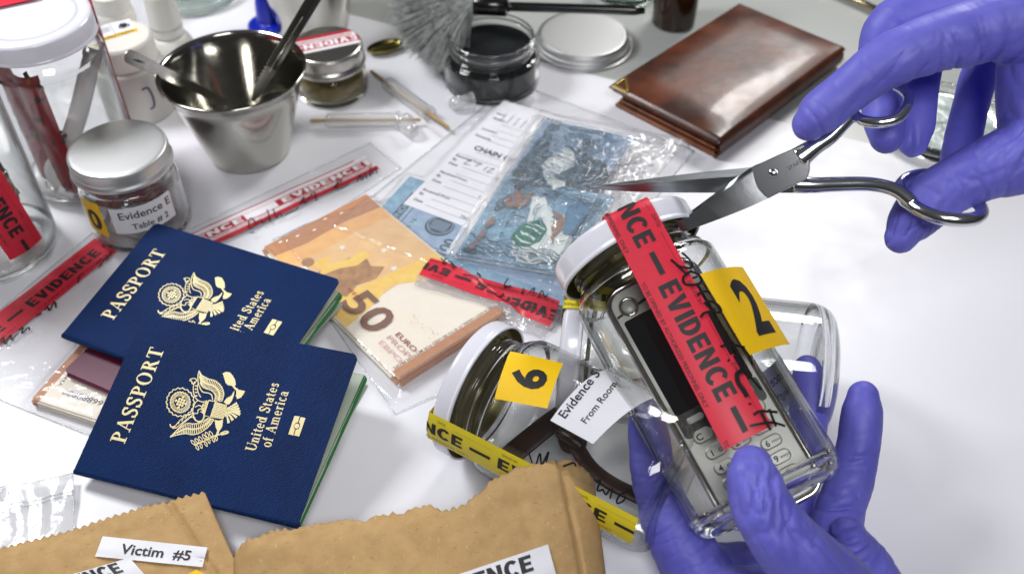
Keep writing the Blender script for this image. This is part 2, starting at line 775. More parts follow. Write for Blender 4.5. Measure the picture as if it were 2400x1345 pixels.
M_SHEET = mat('white_coated_sheet', rgb(226, 226, 231), 0.34, spec=0.45, var=(0.12, 0.4, rgb(219, 219, 226)), rvar=(.4, .42), bump=(.12, .04, .05))
sa, sb_ = U(500, -45), U(2420, 432)
dr = (sb_ - sa).normalized()
sa2, sb2 = sa - dr * 60, sb_ + dr * 40
sh = MB()
sh.prism([(sa2.x, sa2.y), (sa2.x - 20, 0), (sb2.x + 10, -10), (sb2.x, sb2.y)], -0.045, 0.0, bev=0.01)
tag(sh.obj('paper_sheet', M_SHEET), 'large glossy white sheet spread over the grey table under everything', 'paper sheet')
# ------------------------------------------------------------------ jars: shared shape
def smooth_prof(p, n=5):
    return [tuple(q) for q in crom(p, n)]


def jar_glass(R, L, mb, mi=0, seg=72, thin=False):
    """a tall screw jar, base at z=0, open neck at z=L-0.25"""
    out = [(0.001, 0.30), (R - 1.5, 0.22), (R - 1.05, 0.02), (R - 0.75, 0.02), (R - 0.32, 0.22), (R - 0.06, 0.75), (R, 1.4)]
    out += [(R, L * 0.3), (R, L * 0.5), (R, L - 3.1), (R - 0.1, L - 2.55), (R - 0.38, L - 2.05), (R - 0.62, L - 1.75), (R - 0.68, L - 1.5), (R - 0.6, L - 1.38), (R - 0.6, L - 1.2), (R - 0.66, L - 1.0), (R - 0.6, L - 0.7), (R - 0.66, L - 0.3)]
    inn = [(R - 0.78, L - 0.24), (R - 0.86, L - 0.34), (R - 0.86, L - 1.6), (R - 0.78, L - 1.9), (R - 0.5, L - 2.25), (R - 0.24, L - 2.72), (R - 0.15, L - 3.2), (R - 0.14, L * 0.5), (R - 0.14, 1.5), (R - 0.2, 0.95), (R - 0.5, 0.5), (R - 1.2, 0.42), (0.001, 0.5)]
    f0 = len(mb.f)
    mb.lathe(smooth_prof(out, 3) + smooth_prof(inn, 3), mi, seg)
    for k in range(f0, len(mb.f)):
        z = sum(mb.v[i].z for i in mb.f[k]) / 4
        rr = sum(math.hypot(mb.v[i].x, mb.v[i].y) for i in mb.f[k]) / 4
        if (thin and z < L - 2.6) or 1.0 < z < L - 2.6 or (z < .7 and rr < R - .95):
            mb.m[k] = mi + 1                       # thin straight wall


def jar_lid(R, L, mb, mi=0, seg=72, k=1.0):
    p = [(0.001, L - 0.10), (R - 1.1, L - 0.10), (R - 0.85, L - 0.04), (R - 0.6, L), (R - 0.3, L - 0.02), (R - 0.08, L - 0.14), (R - 0.01, L - 0.35 * k),
         (R - 0.01, L - 0.9 * k), (R - 0.03, L - 1.12 * k), (R + 0.03, L - 1.22 * k), (R + 0.02, L - 1.33 * k), (R - 0.06, L - 1.36 * k), (R - 0.1, L - 1.3 * k)]
    mb.lathe(smooth_prof(p, 3), mi, seg)


def jar_lid_inside(R, L, mb, mi=0, seg=56, k=1.0):
    mb.lathe([(R - 0.1, L - 1.3 * k), (R - 0.13, L - 0.5), (R - 0.2, L - 0.22), (0.001, L - 0.22)], mi, seg)


JR, JL = 3.6, 15.1


def make_jar(name, label, M, group=None, R=JR, L=JL, lid=True, k=1.0, thin=False):
    t = thing(name, label, 'jar', M, group)
    g = MB()
    jar_glass(R, L, g, thin=thin)
    g.obj('glass_body', [M_GLASS, M_WALL], t)
    if lid:
        l = MB()
        jar_lid(R, L, l, k=k)
        jar_lid_inside(R, L, l, 1, k=k)
        l.obj('lid', [M_WHITE_ENAMEL, M_LID_INSIDE], t)
    return t


def meridian(R, L, phi0, lift):
    """map (across cm, height cm) -> jar surface; across runs round the jar"""
    def fn(u, v):
        a = phi0 + u / R
        return Vector(((R + lift) * math.cos(a), (R + lift) * math.sin(a), v))
    return fn


def face_angle(M):
    """angle round a frame's z axis that faces the camera"""
    q = M.inverted() @ EYE
    return math.atan2(q.y, q.x)


def tape_text(L0, L1, word, cap, n_fine=True, dash=True, start=0.0, pitch=None):
    """EVIDENCE - EVIDENCE - repeated along u from L0 to L1; returns a flat shape (v centred on 0)"""
    sh = []
    w = text_fit(word, pitch * 0.74, cap, 0.022)
    u = start
    while u < L1:
        sh.append(xf(w, 0, u + pitch * 0.37, -cap / 2))
        sh.append(xf(rect2(-pitch * 0.075, -cap * 0.14, pitch * 0.075, cap * 0.14), 0, u + pitch * 0.87, 0))
        u += pitch
    v, f = join2(*sh)
    return clip_u((v, f), L0, L1)


def clip_u(sh, a, b_):
    b = bmesh.new()
    vs = [b.verts.new((p[0], p[1], 0)) for p in sh[0]]
    for q in sh[1]:
        try:
            b.faces.new([vs[i] for i in q])
        except ValueError:
            pass
    for co, no in ((a, -1), (b_, 1)):
        bmesh.ops.bisect_plane(b, geom=b.verts[:] + b.edges[:] + b.faces[:], plane_co=(co, 0, 0), plane_no=(no, 0, 0), clear_outer=True, dist=1e-6)
    b.verts.index_update()
    out = [(v.co.x, v.co.y) for v in b.verts], [[v.index for v in f.verts] for f in b.faces]
    b.free()
    return out


FINE1 = 'TO BE OPENED BY AUTHORIZED PERSONNEL ONLY'


def evidence_tape(mb, fn, L0, L1, W, pitch, start, mi_tape=0, mi_ink=1, cap=None, step=None, fine=True, thick=0.012, lines=True, ink=.012):
    """a printed strip: fn(u along, v across, lift) -> point"""
    cap = cap or W * 0.36
    n = max(6, int((L1 - L0) / (step or 0.6)))
    mb.grid(lambda s, t: fn(L0 + (L1 - L0) * s, (t - 0.5) * W, thick), n, 6, mi_tape, True)
    st = (step, step) if step else None
    mb.decal(tape_text(L0, L1, 'EVIDENCE', cap, start=start, pitch=pitch), lambda u, v: fn(u, v, thick + ink), mi_ink, st)
    if fine:
        u = start - pitch
        sh = []
        while u < L1:
            sh.append(xf(text_fit(FINE1, pitch * 0.78, W * 0.075, 0.0), 0, u + pitch * 0.4, -W * 0.40))
            sh.append(xf(text2d('SEALED BY:', W * 0.075), 0, u + pitch * 0.02, W * 0.30))
            sh.append(xf(text2d('DATE:', W * 0.075), 0, u + pitch * 0.55, W * 0.30))
            if lines:
                sh.append(rect2(u + pitch * 0.25, W * 0.30, u + pitch * 0.52, W * 0.305))
                sh.append(rect2(u + pitch * 0.67, W * 0.30, u + pitch * 0.95, W * 0.305))
            u += pitch
        s2 = clip_u(join2(*sh), L0, L1)
        if s2[0]:
            mb.decal(s2, lambda u, v: fn(u, v, thick + ink), mi_ink, st)


# ------------------------------------------------------------------ far left: tall jar with a razor, and the jar cut by the frame
MA = zframe(U(212, 415))
jarA = make_jar('glass_jar', 'tall white-lidded glass jar with a red packet and razor inside', MA, 'white-lidded evidence jars', 3.62, 12.2)
faA = face_angle(MA)
tp = MB()
evidence_tape(tp, lambda u, v, l: (Vector(((3.66 + l) * math.cos(faA + R_(97) + v / 3.66), (3.66 + l) * math.sin(faA + R_(97) + v / 3.66), 12.2 - u)) if u > 0 else
              Vector(((3.66 + l + u) * math.cos(faA + R_(97)) - v * math.sin(faA + R_(97)), (3.66 + l + u) * math.sin(faA + R_(97)) + v * math.cos(faA + R_(97)), 12.24))), 0.02, 10.6, 2.3, 7.2, -1.5, step=0.5)
tp.obj('evidence_tape', [M_RED_TAPE, M_BLACK_INK], jarA)
tp = MB()
_ql = [MA.inverted() @ U(x, y, 12.27) for x, y in ((-100, 38), (95, -4), (84, -50), (-100, -10))]
tp.grid(lambda s, t: _ql[0].lerp(_ql[1], s).lerp(_ql[3].lerp(_ql[2], s), t), 6, 2, 0)
tp.obj('lid_tape', [M_RED_TAPE, M_BLACK_INK], jarA)

# red packet curled inside jar A
iA = MB()
iA.grid(lambda s, t: Vector(((2.6 + 0.35 * math.sin(9 * s)) * math.cos(faA - 2.15 + 1.9 * s), (2.6 + 0.35 * math.sin(9 * s)) * math.sin(faA - 2.15 + 1.9 * s), 0.9 + 8.9 * t)), 40, 16, 0)
rp = random.Random(3)
for k in range(60):
    s, t, w, h = rp.random(), rp.random(), 0.02 + 0.05 * rp.random(), 0.02 + .03 * rp.random()
    q = [(s, t), (s + w, t + .4 * h), (s + w * .8, t + h * 1.4), (s - w * .2, t + h)]
    iA.add([Vector(((2.64 + 0.35 * math.sin(9 * a)) * math.cos(faA - 2.15 + 1.9 * a), (2.64 + 0.35 * math.sin(9 * a)) * math.sin(faA - 2.15 + 1.9 * a), 0.9 + 8.9 * b)) for a, b in q], [(0, 1, 2, 3)], 1 if rp.random() < .7 else 2, False)
tag(iA.obj('printed_packet', [mat('packet_red', rgb(150, 22, 36), 0.4, var=(1.2, .6, rgb(110, 14, 26))), mat('packet_ink', rgb(44, 40, 22), 0.5), mat('packet_orange', rgb(150, 84, 24), 0.5)], None, MA), 'curled red packet with dark print inside the tall white-lidded jar', 'packet')

# disposable razor leaning in jar A
rz = thing('safety_razor', 'translucent white disposable razor standing head down in the tall jar', 'razor', MA)
h0, h1 = MA.inverted() @ U(146, 440, 1.1), MA.inverted() @ U(232, 112, 9.0)
h0 = Vector((h0.x, h0.y, 1.3))
dxy = Vector((h0.x, h0.y, 0))
if dxy.length > 2.7:
    h0 = dxy.normalized() * 2.7 + Vector((0, 0, 1.3))
dxy = Vector((h1.x, h1.y, 0))
if dxy.length > 2.9:
    h1 = dxy.normalized() * 2.9 + Vector((0, 0, h1.z))
M_FROST = mat('frosted_plastic', rgb(226, 224, 226), 0.35, sss=0.0)
camdir = (MA.inverted() @ EYE).normalized()
hd = (h1 - h0).normalized()
side = hd.cross(camdir).normalized()
mid = h0 + Vector((0, 0, 0.2)) - side * 0.55
hb = MB()
hb.tube(crom([h0 + side * 0.1 + camdir * .1, mid + hd * 0.8, h0 + hd * 2.2 - side * 0.25, h0 + hd * 5, h1], 6), [0.58] * 25, 0, 12, ell=(1.0, 0.35), up=camdir)
hb.obj('handle', M_FROST, rz)
hb = MB()
Mh = frame(h0 + side * 0.3, side, z=hd * 0.6 + camdir * 0.8)
hb.box((0.1, 0, 0), (1.0, 1.5, 0.55), 0, 0.12, T=Mh)
for k in range(3):
    hb.box((0.1, -0.45 + 0.45 * k, 0.28), (0.14, 0.16, 0.05), 1, T=Mh)
hb.obj('razor_head', [M_FROST, M_BLACK_INK], rz)

MBj = zframe(U(2, 592))
jarB = make_jar('glass_jar', 'tall jar of metal cartridges cut by the left edge, red tape down its side', MBj, 'white-lidded evidence jars', 3.62, 13.5)
faB = face_angle(MBj)


def jb(u, v, l):
    a = faB + R_(15) + (v + 0.055 * (u - 7) * 2) / 3.64
    return Vector(((3.64 + l) * math.cos(a), (3.64 + l) * math.sin(a), 13.4 - u)) if u > 0.3 else Vector(((3.64 + l + u) * math.cos(a), (3.64 + l + u) * math.sin(a), 13.56))


tp = MB()
evidence_tape(tp, jb, -1.0, 11.4, 2.35, 7.4, 11.4 - 7.4 * 1.92, step=0.5)
tp2 = [[(0, 470), (14, 462), (30, 480), (22, 500), (2, 505)], [(0, 520), (20, 512)], [(0, 545), (12, 530), (28, 522)]]
tp.obj('evidence_tape', [M_RED_TAPE, M_BLACK_INK], jarB)
# metal bits in jar B
rb = random.Random(11)
for k in range(9):
    m = MB()
    a = rb.random() * 6.28
    r = 1.0 + rb.random() * 1.3
    p0 = Vector((r * math.cos(a), r * math.sin(a), 0.9 + rb.random() * 4))
    d = Vector((rb.uniform(-.5, .5), rb.uniform(-.5, .5), 1.0)).normalized()
    Ln = 2.2 + rb.random() * 2
    m.tube([p0, p0 + d * Ln * .5, p0 + d * Ln * .55, p0 + d * Ln], [.34, .34, .26, .22], 0, 14)
    m.tube([p0 - d * .02, p0 + d * .35], [.4, .4], 1, 14)
    o = m.obj('metal_cartridge', [M_STEEL, mat('dull_metal', rgb(70, 66, 60), 0.4, metal=.8)] if k == 0 else cart_m, None, MBj)
    if k == 0:
        cart_m = list(o.data.materials)
    tag(o, 'small metal cartridge among others inside the jar at the left edge', 'cartridge', 'metal cartridges in the left jar')

# ------------------------------------------------------------------ low jar with silver lid, Evidence E
ME = zframe(U(338, 528))
tE = thing('screw_top_jar', 'low glass jar labelled Evidence E with a brushed silver lid', 'jar', ME)
RE, HE = 3.02, 6.25
g = MB()
out = [(0.001, .2), (RE - 1.2, .15), (RE - .7, 0), (RE - .3, .08), (RE - .03, .5), (RE, 1.0), (RE, HE * .45), (RE - .02, HE - 2.5), (RE - .22, HE - 1.95), (RE - .34, HE - 1.7), (RE - .34, HE - .2)]
inn = [(RE - .5, HE - .2), (RE - .5, HE - 1.8), (RE - .22, HE - 2.5), (RE - .2, HE * .45), (RE - .2, 1.1), (RE - .45, .6), (0.001, .5)]
g.lathe(smooth_prof(out, 3) + smooth_prof(inn, 3), 0, 72)
g.obj('glass_body', M_GLASS, tE)
l = MB()
l.lathe(smooth_prof([(0.001, HE), (RE - .6, HE), (RE - .25, HE - .02), (RE - .1, HE - .12), (RE - .08, HE - .5), (RE - .1, HE - .85), (RE - .03, HE - 1.0), (RE + .02, HE - 1.1), (RE, HE - 1.25), (RE - .1, HE - 1.3), (RE - .14, HE - 1.2)], 3), 0, 72)
l.lathe([(RE - .14, HE - 1.2), (RE - .18, HE - .15), (.001, HE - .15)], 0, 48)
for k in range(140):
    a = 2 * math.pi * k / 140
    l.box((0, 0, 0), (.05, .035, .5), 0, T=Matrix.Rotation(a, 4, 'Z') @ Matrix.Translation((RE - .095, 0, HE - .45)))
l.obj('lid', M_ALU, tE)
fE = face_angle(ME)
lb = MB()
mer = lambda phi, lift: (lambda u, v: Vector(((RE + lift) * math.cos(fE + phi + u / RE), (RE + lift) * math.sin(fE + phi + u / RE), v)))
lb.grid(lambda s, t: mer(R_(4), .012)(-1.95 + 3.9 * s, 1.95 + 1.95 * t), 20, 4, 0)
lb.decal(text2d('Evidence E', .56, .012, 'CENTER'), lambda u, v: mer(R_(7), .03)(u, v + 3.07), 1, (.3, 0))
lb.decal(text2d('Table # 2', .44, .012, 'CENTER'), lambda u, v: mer(R_(9), .03)(u, v + 2.25), 1, (.3, 0))
lb.obj('paper_label', [M_LABEL, M_BLACK_INK], tE)
lb = MB()
lb.grid(lambda s, t: mer(R_(-60), .012)(-.85 + 1.7 * s, 1.6 + 2.6 * t), 12, 4, 0)
lb.decal(text2d('0', 1.5, .03, 'CENTER'), lambda u, v: mer(R_(-58), .03)(u, v + 2.05), 1, (.3, 0))
lb.obj('number_label', [M_YELLOW, M_BLACK_INK], tE)
# red stained cotton inside
for k in range(5):
    m = MB()
    q = random.Random(k)
    c = Vector((1.2 * math.cos(k * 1.3), 1.2 * math.sin(k * 1.3), 1.3 + .55 * k))
    m.tube([c + Vector((-1.0, 0, 0)), c, c + Vector((.9, .4, .1))], [.45, .6, .4], 0, 14)
    o = m.obj('cotton_swab', cot_m if k else mat('stained_cotton', rgb(205, 160, 160), 0.9, var=(1.5, .9, rgb(140, 30, 40))), None, ME)
    if k == 0:
        cot_m = o.data.materials[0]
    tag(o, 'red stained cotton piece inside the low jar labelled Evidence E', 'cotton', 'stained cotton pieces')

# ------------------------------------------------------------------ steel cup with tools
MC = zframe(U(587, 353))
tC = thing('steel_cup', 'small flared stainless steel cup with a rolled rim holding two tools', 'cup', MC)
hC = 6.65
rbC, rtC = 2.75, 4.78
m = MB()
op = [(0.001, .12), (rbC - .35, .1), (rbC - .15, 0), (rbC, .06), (rbC + .06, .3)]
op += [(rbC + .06 + (rtC - .16 - rbC - .06) * t, .3 + (hC - .55) * t) for t in (.2, .4, .6, .8, 1.0)]
op += [(rtC + .0, hC - .2), (rtC + .09, hC - .08), (rtC + .06, hC + .03), (rtC - .06, hC + .03), (rtC - .16, hC - .1)]
op += [(rbC - .02 + (rtC - .24 - rbC + .02) * t, .3 + (hC - .6) * t) for t in (.97, .75, .5, .25, .05)] + [(rbC - .3, .2), (.001, .2)]
m.lathe(op, 0, 96)
m.obj('cup_body', M_STEEL, tC)

iC = MC.inverted()
rm = lambda px, py, z: iC @ U(px, py, z)
# flat spatula / tweezer arm leaning left
sp = thing('steel_spatula', 'flat steel spatula with a rounded end leaning left in the cup', 'spatula', MC)
a0, a1 = rm(292, 128, 8.4), rm(540, 246, 3.2)
m = MB()
dd = (a1 - a0).normalized()
cd = (iC @ EYE - a0).normalized()
upv = dd.cross(cd).cross(dd).normalized()
sd = dd.cross(upv).normalized()
Lsp = (a1 - a0).length
poly = [(0.35 * math.cos(t) * 1.0, .46 * math.sin(t)) for t in np.linspace(math.pi / 2, 3 * math.pi / 2, 10)]
poly = [(p[0] + .35, p[1]) for p in poly] + [(Lsp * .5, -.36), (Lsp, -.22), (Lsp, .22), (Lsp * .5, .36)]
Ms = frame(a0, dd, z=upv)
m.prism(poly, -.05, .05, 0, T=Ms, bev=.02)
m.obj('spatula_blade', M_STEEL, sp)
m = MB()
m.decal(join2(*[xf(rect2(-.2, -.03, .2, .03), .3, .75 + .12 * k, .0) for k in range(4)]), lambda u, v: Ms @ Vector((u, v, .058)), 0)
m.obj('stamped_mark', M_BLACK_INK, sp)
# serrated tweezers leaning right
tw = thing('serrated_tweezers', 'dark handled serrated tweezers leaning up to the right in the steel cup', 'tweezers', MC)
b0, b1 = rm(592, 236, 2.2), rm(742, -12, 13.0)
dd = (b1 - b0).normalized()
cd = (iC @ EYE - b0).normalized()
upv = dd.cross(cd).cross(dd).normalized()
Mt = frame(b0, dd, z=upv)
Lt = (b1 - b0).length
m = MB()
m.prism([(0, -.16), (0, .12), (1.5, .34), (Lt * .36, .34), (Lt * .36, -.32), (1.2, -.3)], -.07, .05, 0, T=Mt, bev=.02)
teeth = []
for k in range(10):
    x = Lt * .2 + k * Lt * .035
    teeth.append(([(x, .30), (x + .16, .46), (x + .30, .30)], None))
for tpts, _ in teeth:
    m.prism(tpts, -.05, .045, 0, T=Mt)
m.obj('jaw', M_STEEL_BRUSH, tw)
m = MB()
m.box((Lt * .36 + Lt * .32, 0.02, 0), (Lt * .66, .82, .3), 0, .08, T=Mt)
m.box((Lt * .36 + Lt * .22, .03, .16), (Lt * .5, .1, .06), 1, .02, T=Mt)
m.obj('handle', [mat('black_rubber', rgb(24, 26, 26), 0.35), M_STEEL], tw)

# second steel cup behind
M2 = zframe(U(735, 62))
t2 = thing('steel_cup', 'plain steel cup half out of frame behind the tweezers', 'cup', M2)
m = MB()
m.lathe([(0.001, .1), (2.6, .1), (2.75, 0), (2.85, .1), (3.4, 3), (4.1, 6.5), (4.2, 6.7), (4.0, 6.6), (3.2, 3), (2.6, .3), (.001, .25)], 0, 72)
m.obj('cup_body', M_STEEL, t2)

# blue squeeze tube, upside of a bottle
Mb = zframe(U(628, 62))
m = MB()
m.lathe(smooth_prof([(.001, 0), (1.5, 0), (1.55, .15), (1.5, .35), (.85, .5), (.8, .8), (.68, 2.2), (.42, 3.2), (.4, 4.6), (.001, 4.7)], 4), 0, 40)
tag(m.obj('blue_nozzle', mat('blue_plastic', rgb(8, 34, 168), 0.3, coat=.2), None, Mb), 'bright blue plastic nozzle standing behind the steel cup rim', 'nozzle')

# ------------------------------------------------------------------ white bottles and dishes at the back
Mc = zframe(U(332, 255))
tc = thing('plastic_tub', 'white plastic tub with biohazard caution label on its cap', 'tub', Mc)
RC = 2.15
m = MB()
m.lathe(smooth_prof([(.001, 0), (RC + .05, 0), (RC + .3, .15), (RC + .32, .6), (RC + .3, 3.6), (RC + .2, 4.1), (RC - .2, 4.3), (RC - .25, 4.6)], 4), 0, 56)
m.obj('tub_body', mat('milky_plastic', rgb(196, 196, 190), 0.35), tc)
m = MB()
m.lathe(smooth_prof([(RC - .1, 4.25), (RC + .08, 4.3), (RC + .1, 4.5), (RC + .08, 5.6), (RC - .02, 5.95), (RC - .35, 6.1), (.001, 6.12)], 4), 0, 56)
m.obj('cap', M_WHITE_PLASTIC, tc)
fc = face_angle(Mc)
m = MB()
Ml = Mc.inverted() @ Matrix.Identity(4)
Lc = Matrix.Rotation(fc + math.pi / 2 + R_(9), 4, 'Z') @ Matrix.Translation((-.15, .75, 6.15))
lab = lambda u, v: Lc @ Vector((u, v, .0))
lab2 = lambda u, v: Lc @ Vector((u, v, .02))
m.decal(rect2(-1.5, -.55, 1.5, .95), lab, 0)
m.decal(rect2(-1.5, -.95, 1.5, -.55), lab, 1)
m.decal(text_fit('CAUTION', 2.2, .26, .02), lambda u, v: lab2(u + .1, v - .88), 2)
m.decal(poly2([(-1.35, -.86), (-1.1, -.86), (-1.22, -.64)]), lab2, 2)
for k in range(3):
    m.decal(xf(ring2(0, .16, .16, .26, n=16), 2 * math.pi * k / 3, .85, .2), lab2, 2)
m.decal(ring2(.85, .2, .16, .23, n=20), lambda u, v: Lc @ Vector((u, v, .03)), 2)
m.decal(join2(*[rect2(-1.4, .6 - .2 * k, -.1, .64 - .2 * k) for k in range(4)] + [rect2(.02, -.5, .05, .9)]), lab2, 2)
m.obj('caution_label', [M_LABEL, M_YELLOW, M_BLACK_INK], tc)
m = MB()
pen = lambda u, v: Vector(((RC + .34) * math.cos(fc + u / RC), (RC + .34) * math.sin(fc + u / RC), v))
m.decal(stroke2([(.35, 3.0), (.7, 3.0), (.85, 2.3), (.8, 1.5), (.5, 1.3)], .14), pen, 0)
m.decal(stroke2([(1.5, 2.6), (1.5, 1.9), (1.7, 1.6), (1.95, 1.8)], .14), lambda u, v: pen(u, v), 0)
m.obj('pen_marks', mat('blue_pen', rgb(44, 62, 96), 0.4), tc)

Mw = zframe(U(415, 150))
tw2 = thing('dropper_bottle', 'white plastic bottle with a tall cap beside the caution tub', 'bottle', Mw)
m = MB()
m.lathe(smooth_prof([(.001, 0), (1.5, 0), (1.65, .15), (1.66, 1.5), (1.64, 1.9), (1.3, 2.5), (1.02, 2.65), (1.0, 2.9)], 4), 0, 48)
m.obj('bottle_body', M_WHITE_PLASTIC, tw2)
m = MB()
m.lathe(smooth_prof([(1.08, 2.72), (1.18, 2.75), (1.18, 3.3), (1.12, 3.4), (1.1, 3.44), (1.2, 3.46), (1.22, 3.6), (1.12, 5.4), (1.0, 6.2), (.001, 6.3)], 3), 0, 48)
m.obj('cap', M_WHITE_PLASTIC, tw2)
Mw = zframe(U(300, 130))
tw3 = thing('vial', 'short white capped vial at the top edge behind the caution tub', 'vial', Mw)
m = MB()
m.lathe(smooth_prof([(.001, 0), (1.35, 0), (1.45, .2), (1.45, 3.6), (1.2, 4.1)], 4), 0, 40)
m.obj('vial_body', M_WHITE_PLASTIC, tw3)
m = MB()
m.lathe(smooth_prof([(1.2, 4.05), (1.35, 4.1), (1.35, 5.2), (1.25, 5.4), (.001, 5.45)], 3), 0, 40)
m.obj('cap', M_WHITE_PLASTIC, tw3)

Md = zframe(U(460, -5))
m = MB()
m.lathe(smooth_prof([(.001, .15), (3.3, .15), (3.45, .3), (3.5, 1.7), (3.42, 1.75), (3.36, 1.6), (3.3, .45), (.001, .35)], 2), 0, 64)
tag(m.obj('petri_dish', glass('grey_glass', (.80, .86, .82, 1)), None, Md), 'round clear glass dish at the top edge behind the white bottles', 'dish')
Md = zframe(U(1462, -20))
m = MB()
m.lathe(smooth_prof([(.001, .15), (2.6, .15), (2.75, .3), (2.8, 1.4), (2.72, 1.45), (2.66, 1.3), (2.6, .45), (.001, .35)], 2), 0, 56)
tag(m.obj('petri_dish', glass('green_glass', (.72, .82, .76, 1)), None, Md), 'greenish glass dish at the top edge behind the brush handle', 'dish')

# ------------------------------------------------------------------ jar with VIDENCE sticker on a steel lid
Mv = zframe(U(782, 212))
tv = thing('screw_top_jar', 'low jar of yellowish residue whose steel lid wears a red and white sticker', 'jar', Mv)
RV, HV = 2.62, 3.95
m = MB()
m.lathe(smooth_prof([(.001, .1), (RV - .5, .05), (RV - .2, 0), (RV, .2), (RV + .02, .8), (RV, 1.7), (RV - .15, 2.1), (RV - .3, 2.3), (RV - .3, HV - .3)], 3)
        + smooth_prof([(RV - .45, HV - .3), (RV - .45, 2.2), (RV - .2, 1.7), (RV - .2, .6), (RV - .5, .35), (.001, .35)], 3), 0, 64)
m.obj('glass_body', glass('amber_tint_glass', (.86, .84, .70, 1)), tv)
m = MB()
m.lathe([(.001, .4), (RV - .5, .4), (RV - .26, .6), (RV - .26, 1.0), (RV - .5, 1.25), (.001, 1.1)], 0, 40)
m.obj('residue', mat('yellow_residue', rgb(150, 132, 84), 0.7, var=(2, .7, rgb(96, 84, 54))), tv)
m = MB()
m.lathe(smooth_prof([(.001, HV), (RV - .35, HV), (RV - .12, HV - .06), (RV - .04, HV - .2), (RV - .04, HV - .9), (RV - .14, HV - 1.0), (RV - .05, HV - 1.1), (RV + .06, HV - 1.3), (RV + .04, HV - 1.5), (RV - .1, HV - 1.55)], 3), 0, 64)
m.obj('lid', M_STEEL_BRUSH, tv)
fv = face_angle(Mv)
m = MB()
Lv = Matrix.Rotation(fv + math.pi / 2 + R_(10), 4, 'Z') @ Matrix.Translation((0, 0, HV + .012))
hw = 1.05
oy = .35


def lens(y0, y1, n=10):
    rr = RV - .2
    a = [(-math.sqrt(max(rr * rr - (y) ** 2, 0)), y) for y in np.linspace(y0, y1, n)]
    return poly2(a + [(-x, y) for x, y in reversed(a)])


m.decal(lens(oy - hw, oy + hw), lambda u, v: Lv @ Vector((u, v, 0)), 0)
m.decal(lens(oy + hw * .62, oy + hw), lambda u, v: Lv @ Vector((u, v, .012)), 1)
m.decal(lens(oy - hw * .68, oy + hw * .12), lambda u, v: Lv @ Vector((u, v, .012)), 1)
vt = xf(text_fit('EVIDENCE', 5.6, .66, .02), math.pi, -.4, oy + hw * .04)
vt = clip_u(vt, -(RV - .35), RV - .35)
m.decal(vt, lambda u, v: Lv @ Vector((u, v, .024)), 0)
m.decal(join2(rect2(-2.1, oy + .28, 2.1, oy + .33), rect2(-2.1, oy + .42, 2.1, oy + .47)), lambda u, v: Lv @ Vector((u, v, .024)), 1)
m.obj('sticker', [M_WHITE_PRINT, mat('sticker_red', rgb(172, 34, 48), 0.45)], tv)

# ------------------------------------------------------------------ powder jar, brush, lid, amber bottle
Mp = zframe(U(1153, 187))
tpw = thing('powder_jar', 'open clear jar of black fingerprint powder under the brush', 'jar', Mp)
RP = 3.62
m = MB()
m.lathe(smooth_prof([(.001, .1), (RP - .4, .05), (RP - .15, 0), (RP, .2), (RP + .02, 1.0), (RP, 2.1), (RP - .1, 2.35), (RP - .42, 2.5), (RP - .42, 2.75), (RP - .3, 2.82), (RP - .42, 2.92), (RP - .42, 3.3), (RP - .3, 3.38), (RP - .42, 3.46), (RP - .42, 3.85)], 3)
        + smooth_prof([(RP - .5, 3.92), (RP - .6, 3.85), (RP - .62, 2.5), (RP - .3, 2.2), (RP - .22, 2.0), (RP - .22, .5), (RP - .4, .3), (.001, .3)], 3), 0, 80)
m.obj('glass_body', M_GLASS, tpw)
m = MB()
pn = vnoise(5)
m.lathe([(.001, .32), (RP - .42, .32), (RP - .24, .52), (RP - .24, 2.0), (RP - .64, 2.5), (RP - .64, 3.0), (RP - 1.2, 2.85), (.001, 2.75)], 0, 64)
m.obj('powder', mat('black_powder', rgb(30, 33, 34), 0.95, spec=.1, bump=(5, .8, .1)), tpw)

Ml = zframe(U(1366, 104))
m = MB()
m.lathe(smooth_prof([(.001, .95), (3.3, .95), (3.52, .9), (3.62, .78), (3.62, .5), (3.74, .42), (3.78, .3), (3.74, .18), (3.82, .1), (3.8, .0), (.001, .0)], 3), 0, 80)
tag(m.obj('metal_lid', M_ALU, None, Ml), 'round silver screw lid lying flat beside the powder jar', 'lid')

Ma = zframe(U(1578, 52))
m = MB()
m.lathe(smooth_prof([(.001, 0), (1.5, 0), (1.72, .15), (1.78, .5), (1.78, 5), (1.2, 6.2), (.9, 6.5), (.9, 7.5), (.001, 7.5)], 4), 0, 56)
tag(m.obj('amber_bottle', mat('amber_glass', rgb(50, 30, 14), 0.06, spec=.6, var=(.5, .8, rgb(24, 14, 8))), None, Ma), 'dark amber glass bottle at the top edge behind the wallet', 'bottle')

tbk = thing('fibre_brush', 'grey fibreglass fingerprint brush with a black handle lying over the powder jar', 'brush', Matrix.Translation(U(1110, 30, 5.2)))
iB = Matrix.Translation(-U(1110, 30, 5.2))
f0, f1 = iB @ U(1112, 12, 5.2), iB @ U(1190, 16, 5.3)
h1_ = iB @ U(1512, 26, 5.6)
bd = (f1 - f0).normalized()
m = MB()
m.tube([f0, f0 + bd * .12, f1 - bd * .1, f1], [.68, .74, .74, .6], 0, 24)
m.tube(crom([f1, f1.lerp(h1_, .1), f1.lerp(h1_, .55), h1_], 6), list(np.interp(np.linspace(0, 1, 19), [0, .12, .97, 1], [.42, .34, .36, .22])), 0, 18)
m.obj('handle', mat('black_lacquer', rgb(14, 15, 16), 0.22, coat=.3), tbk)
m = MB()
rb2 = random.Random(21)
fan = crom([(1000, -70), (935, -40), (915, 5), (925, 60), (948, 105), (985, 138), (1030, 160), (1062, 150)], 8)
sidev = Vector((bd.y, -bd.x, 0)).normalized()
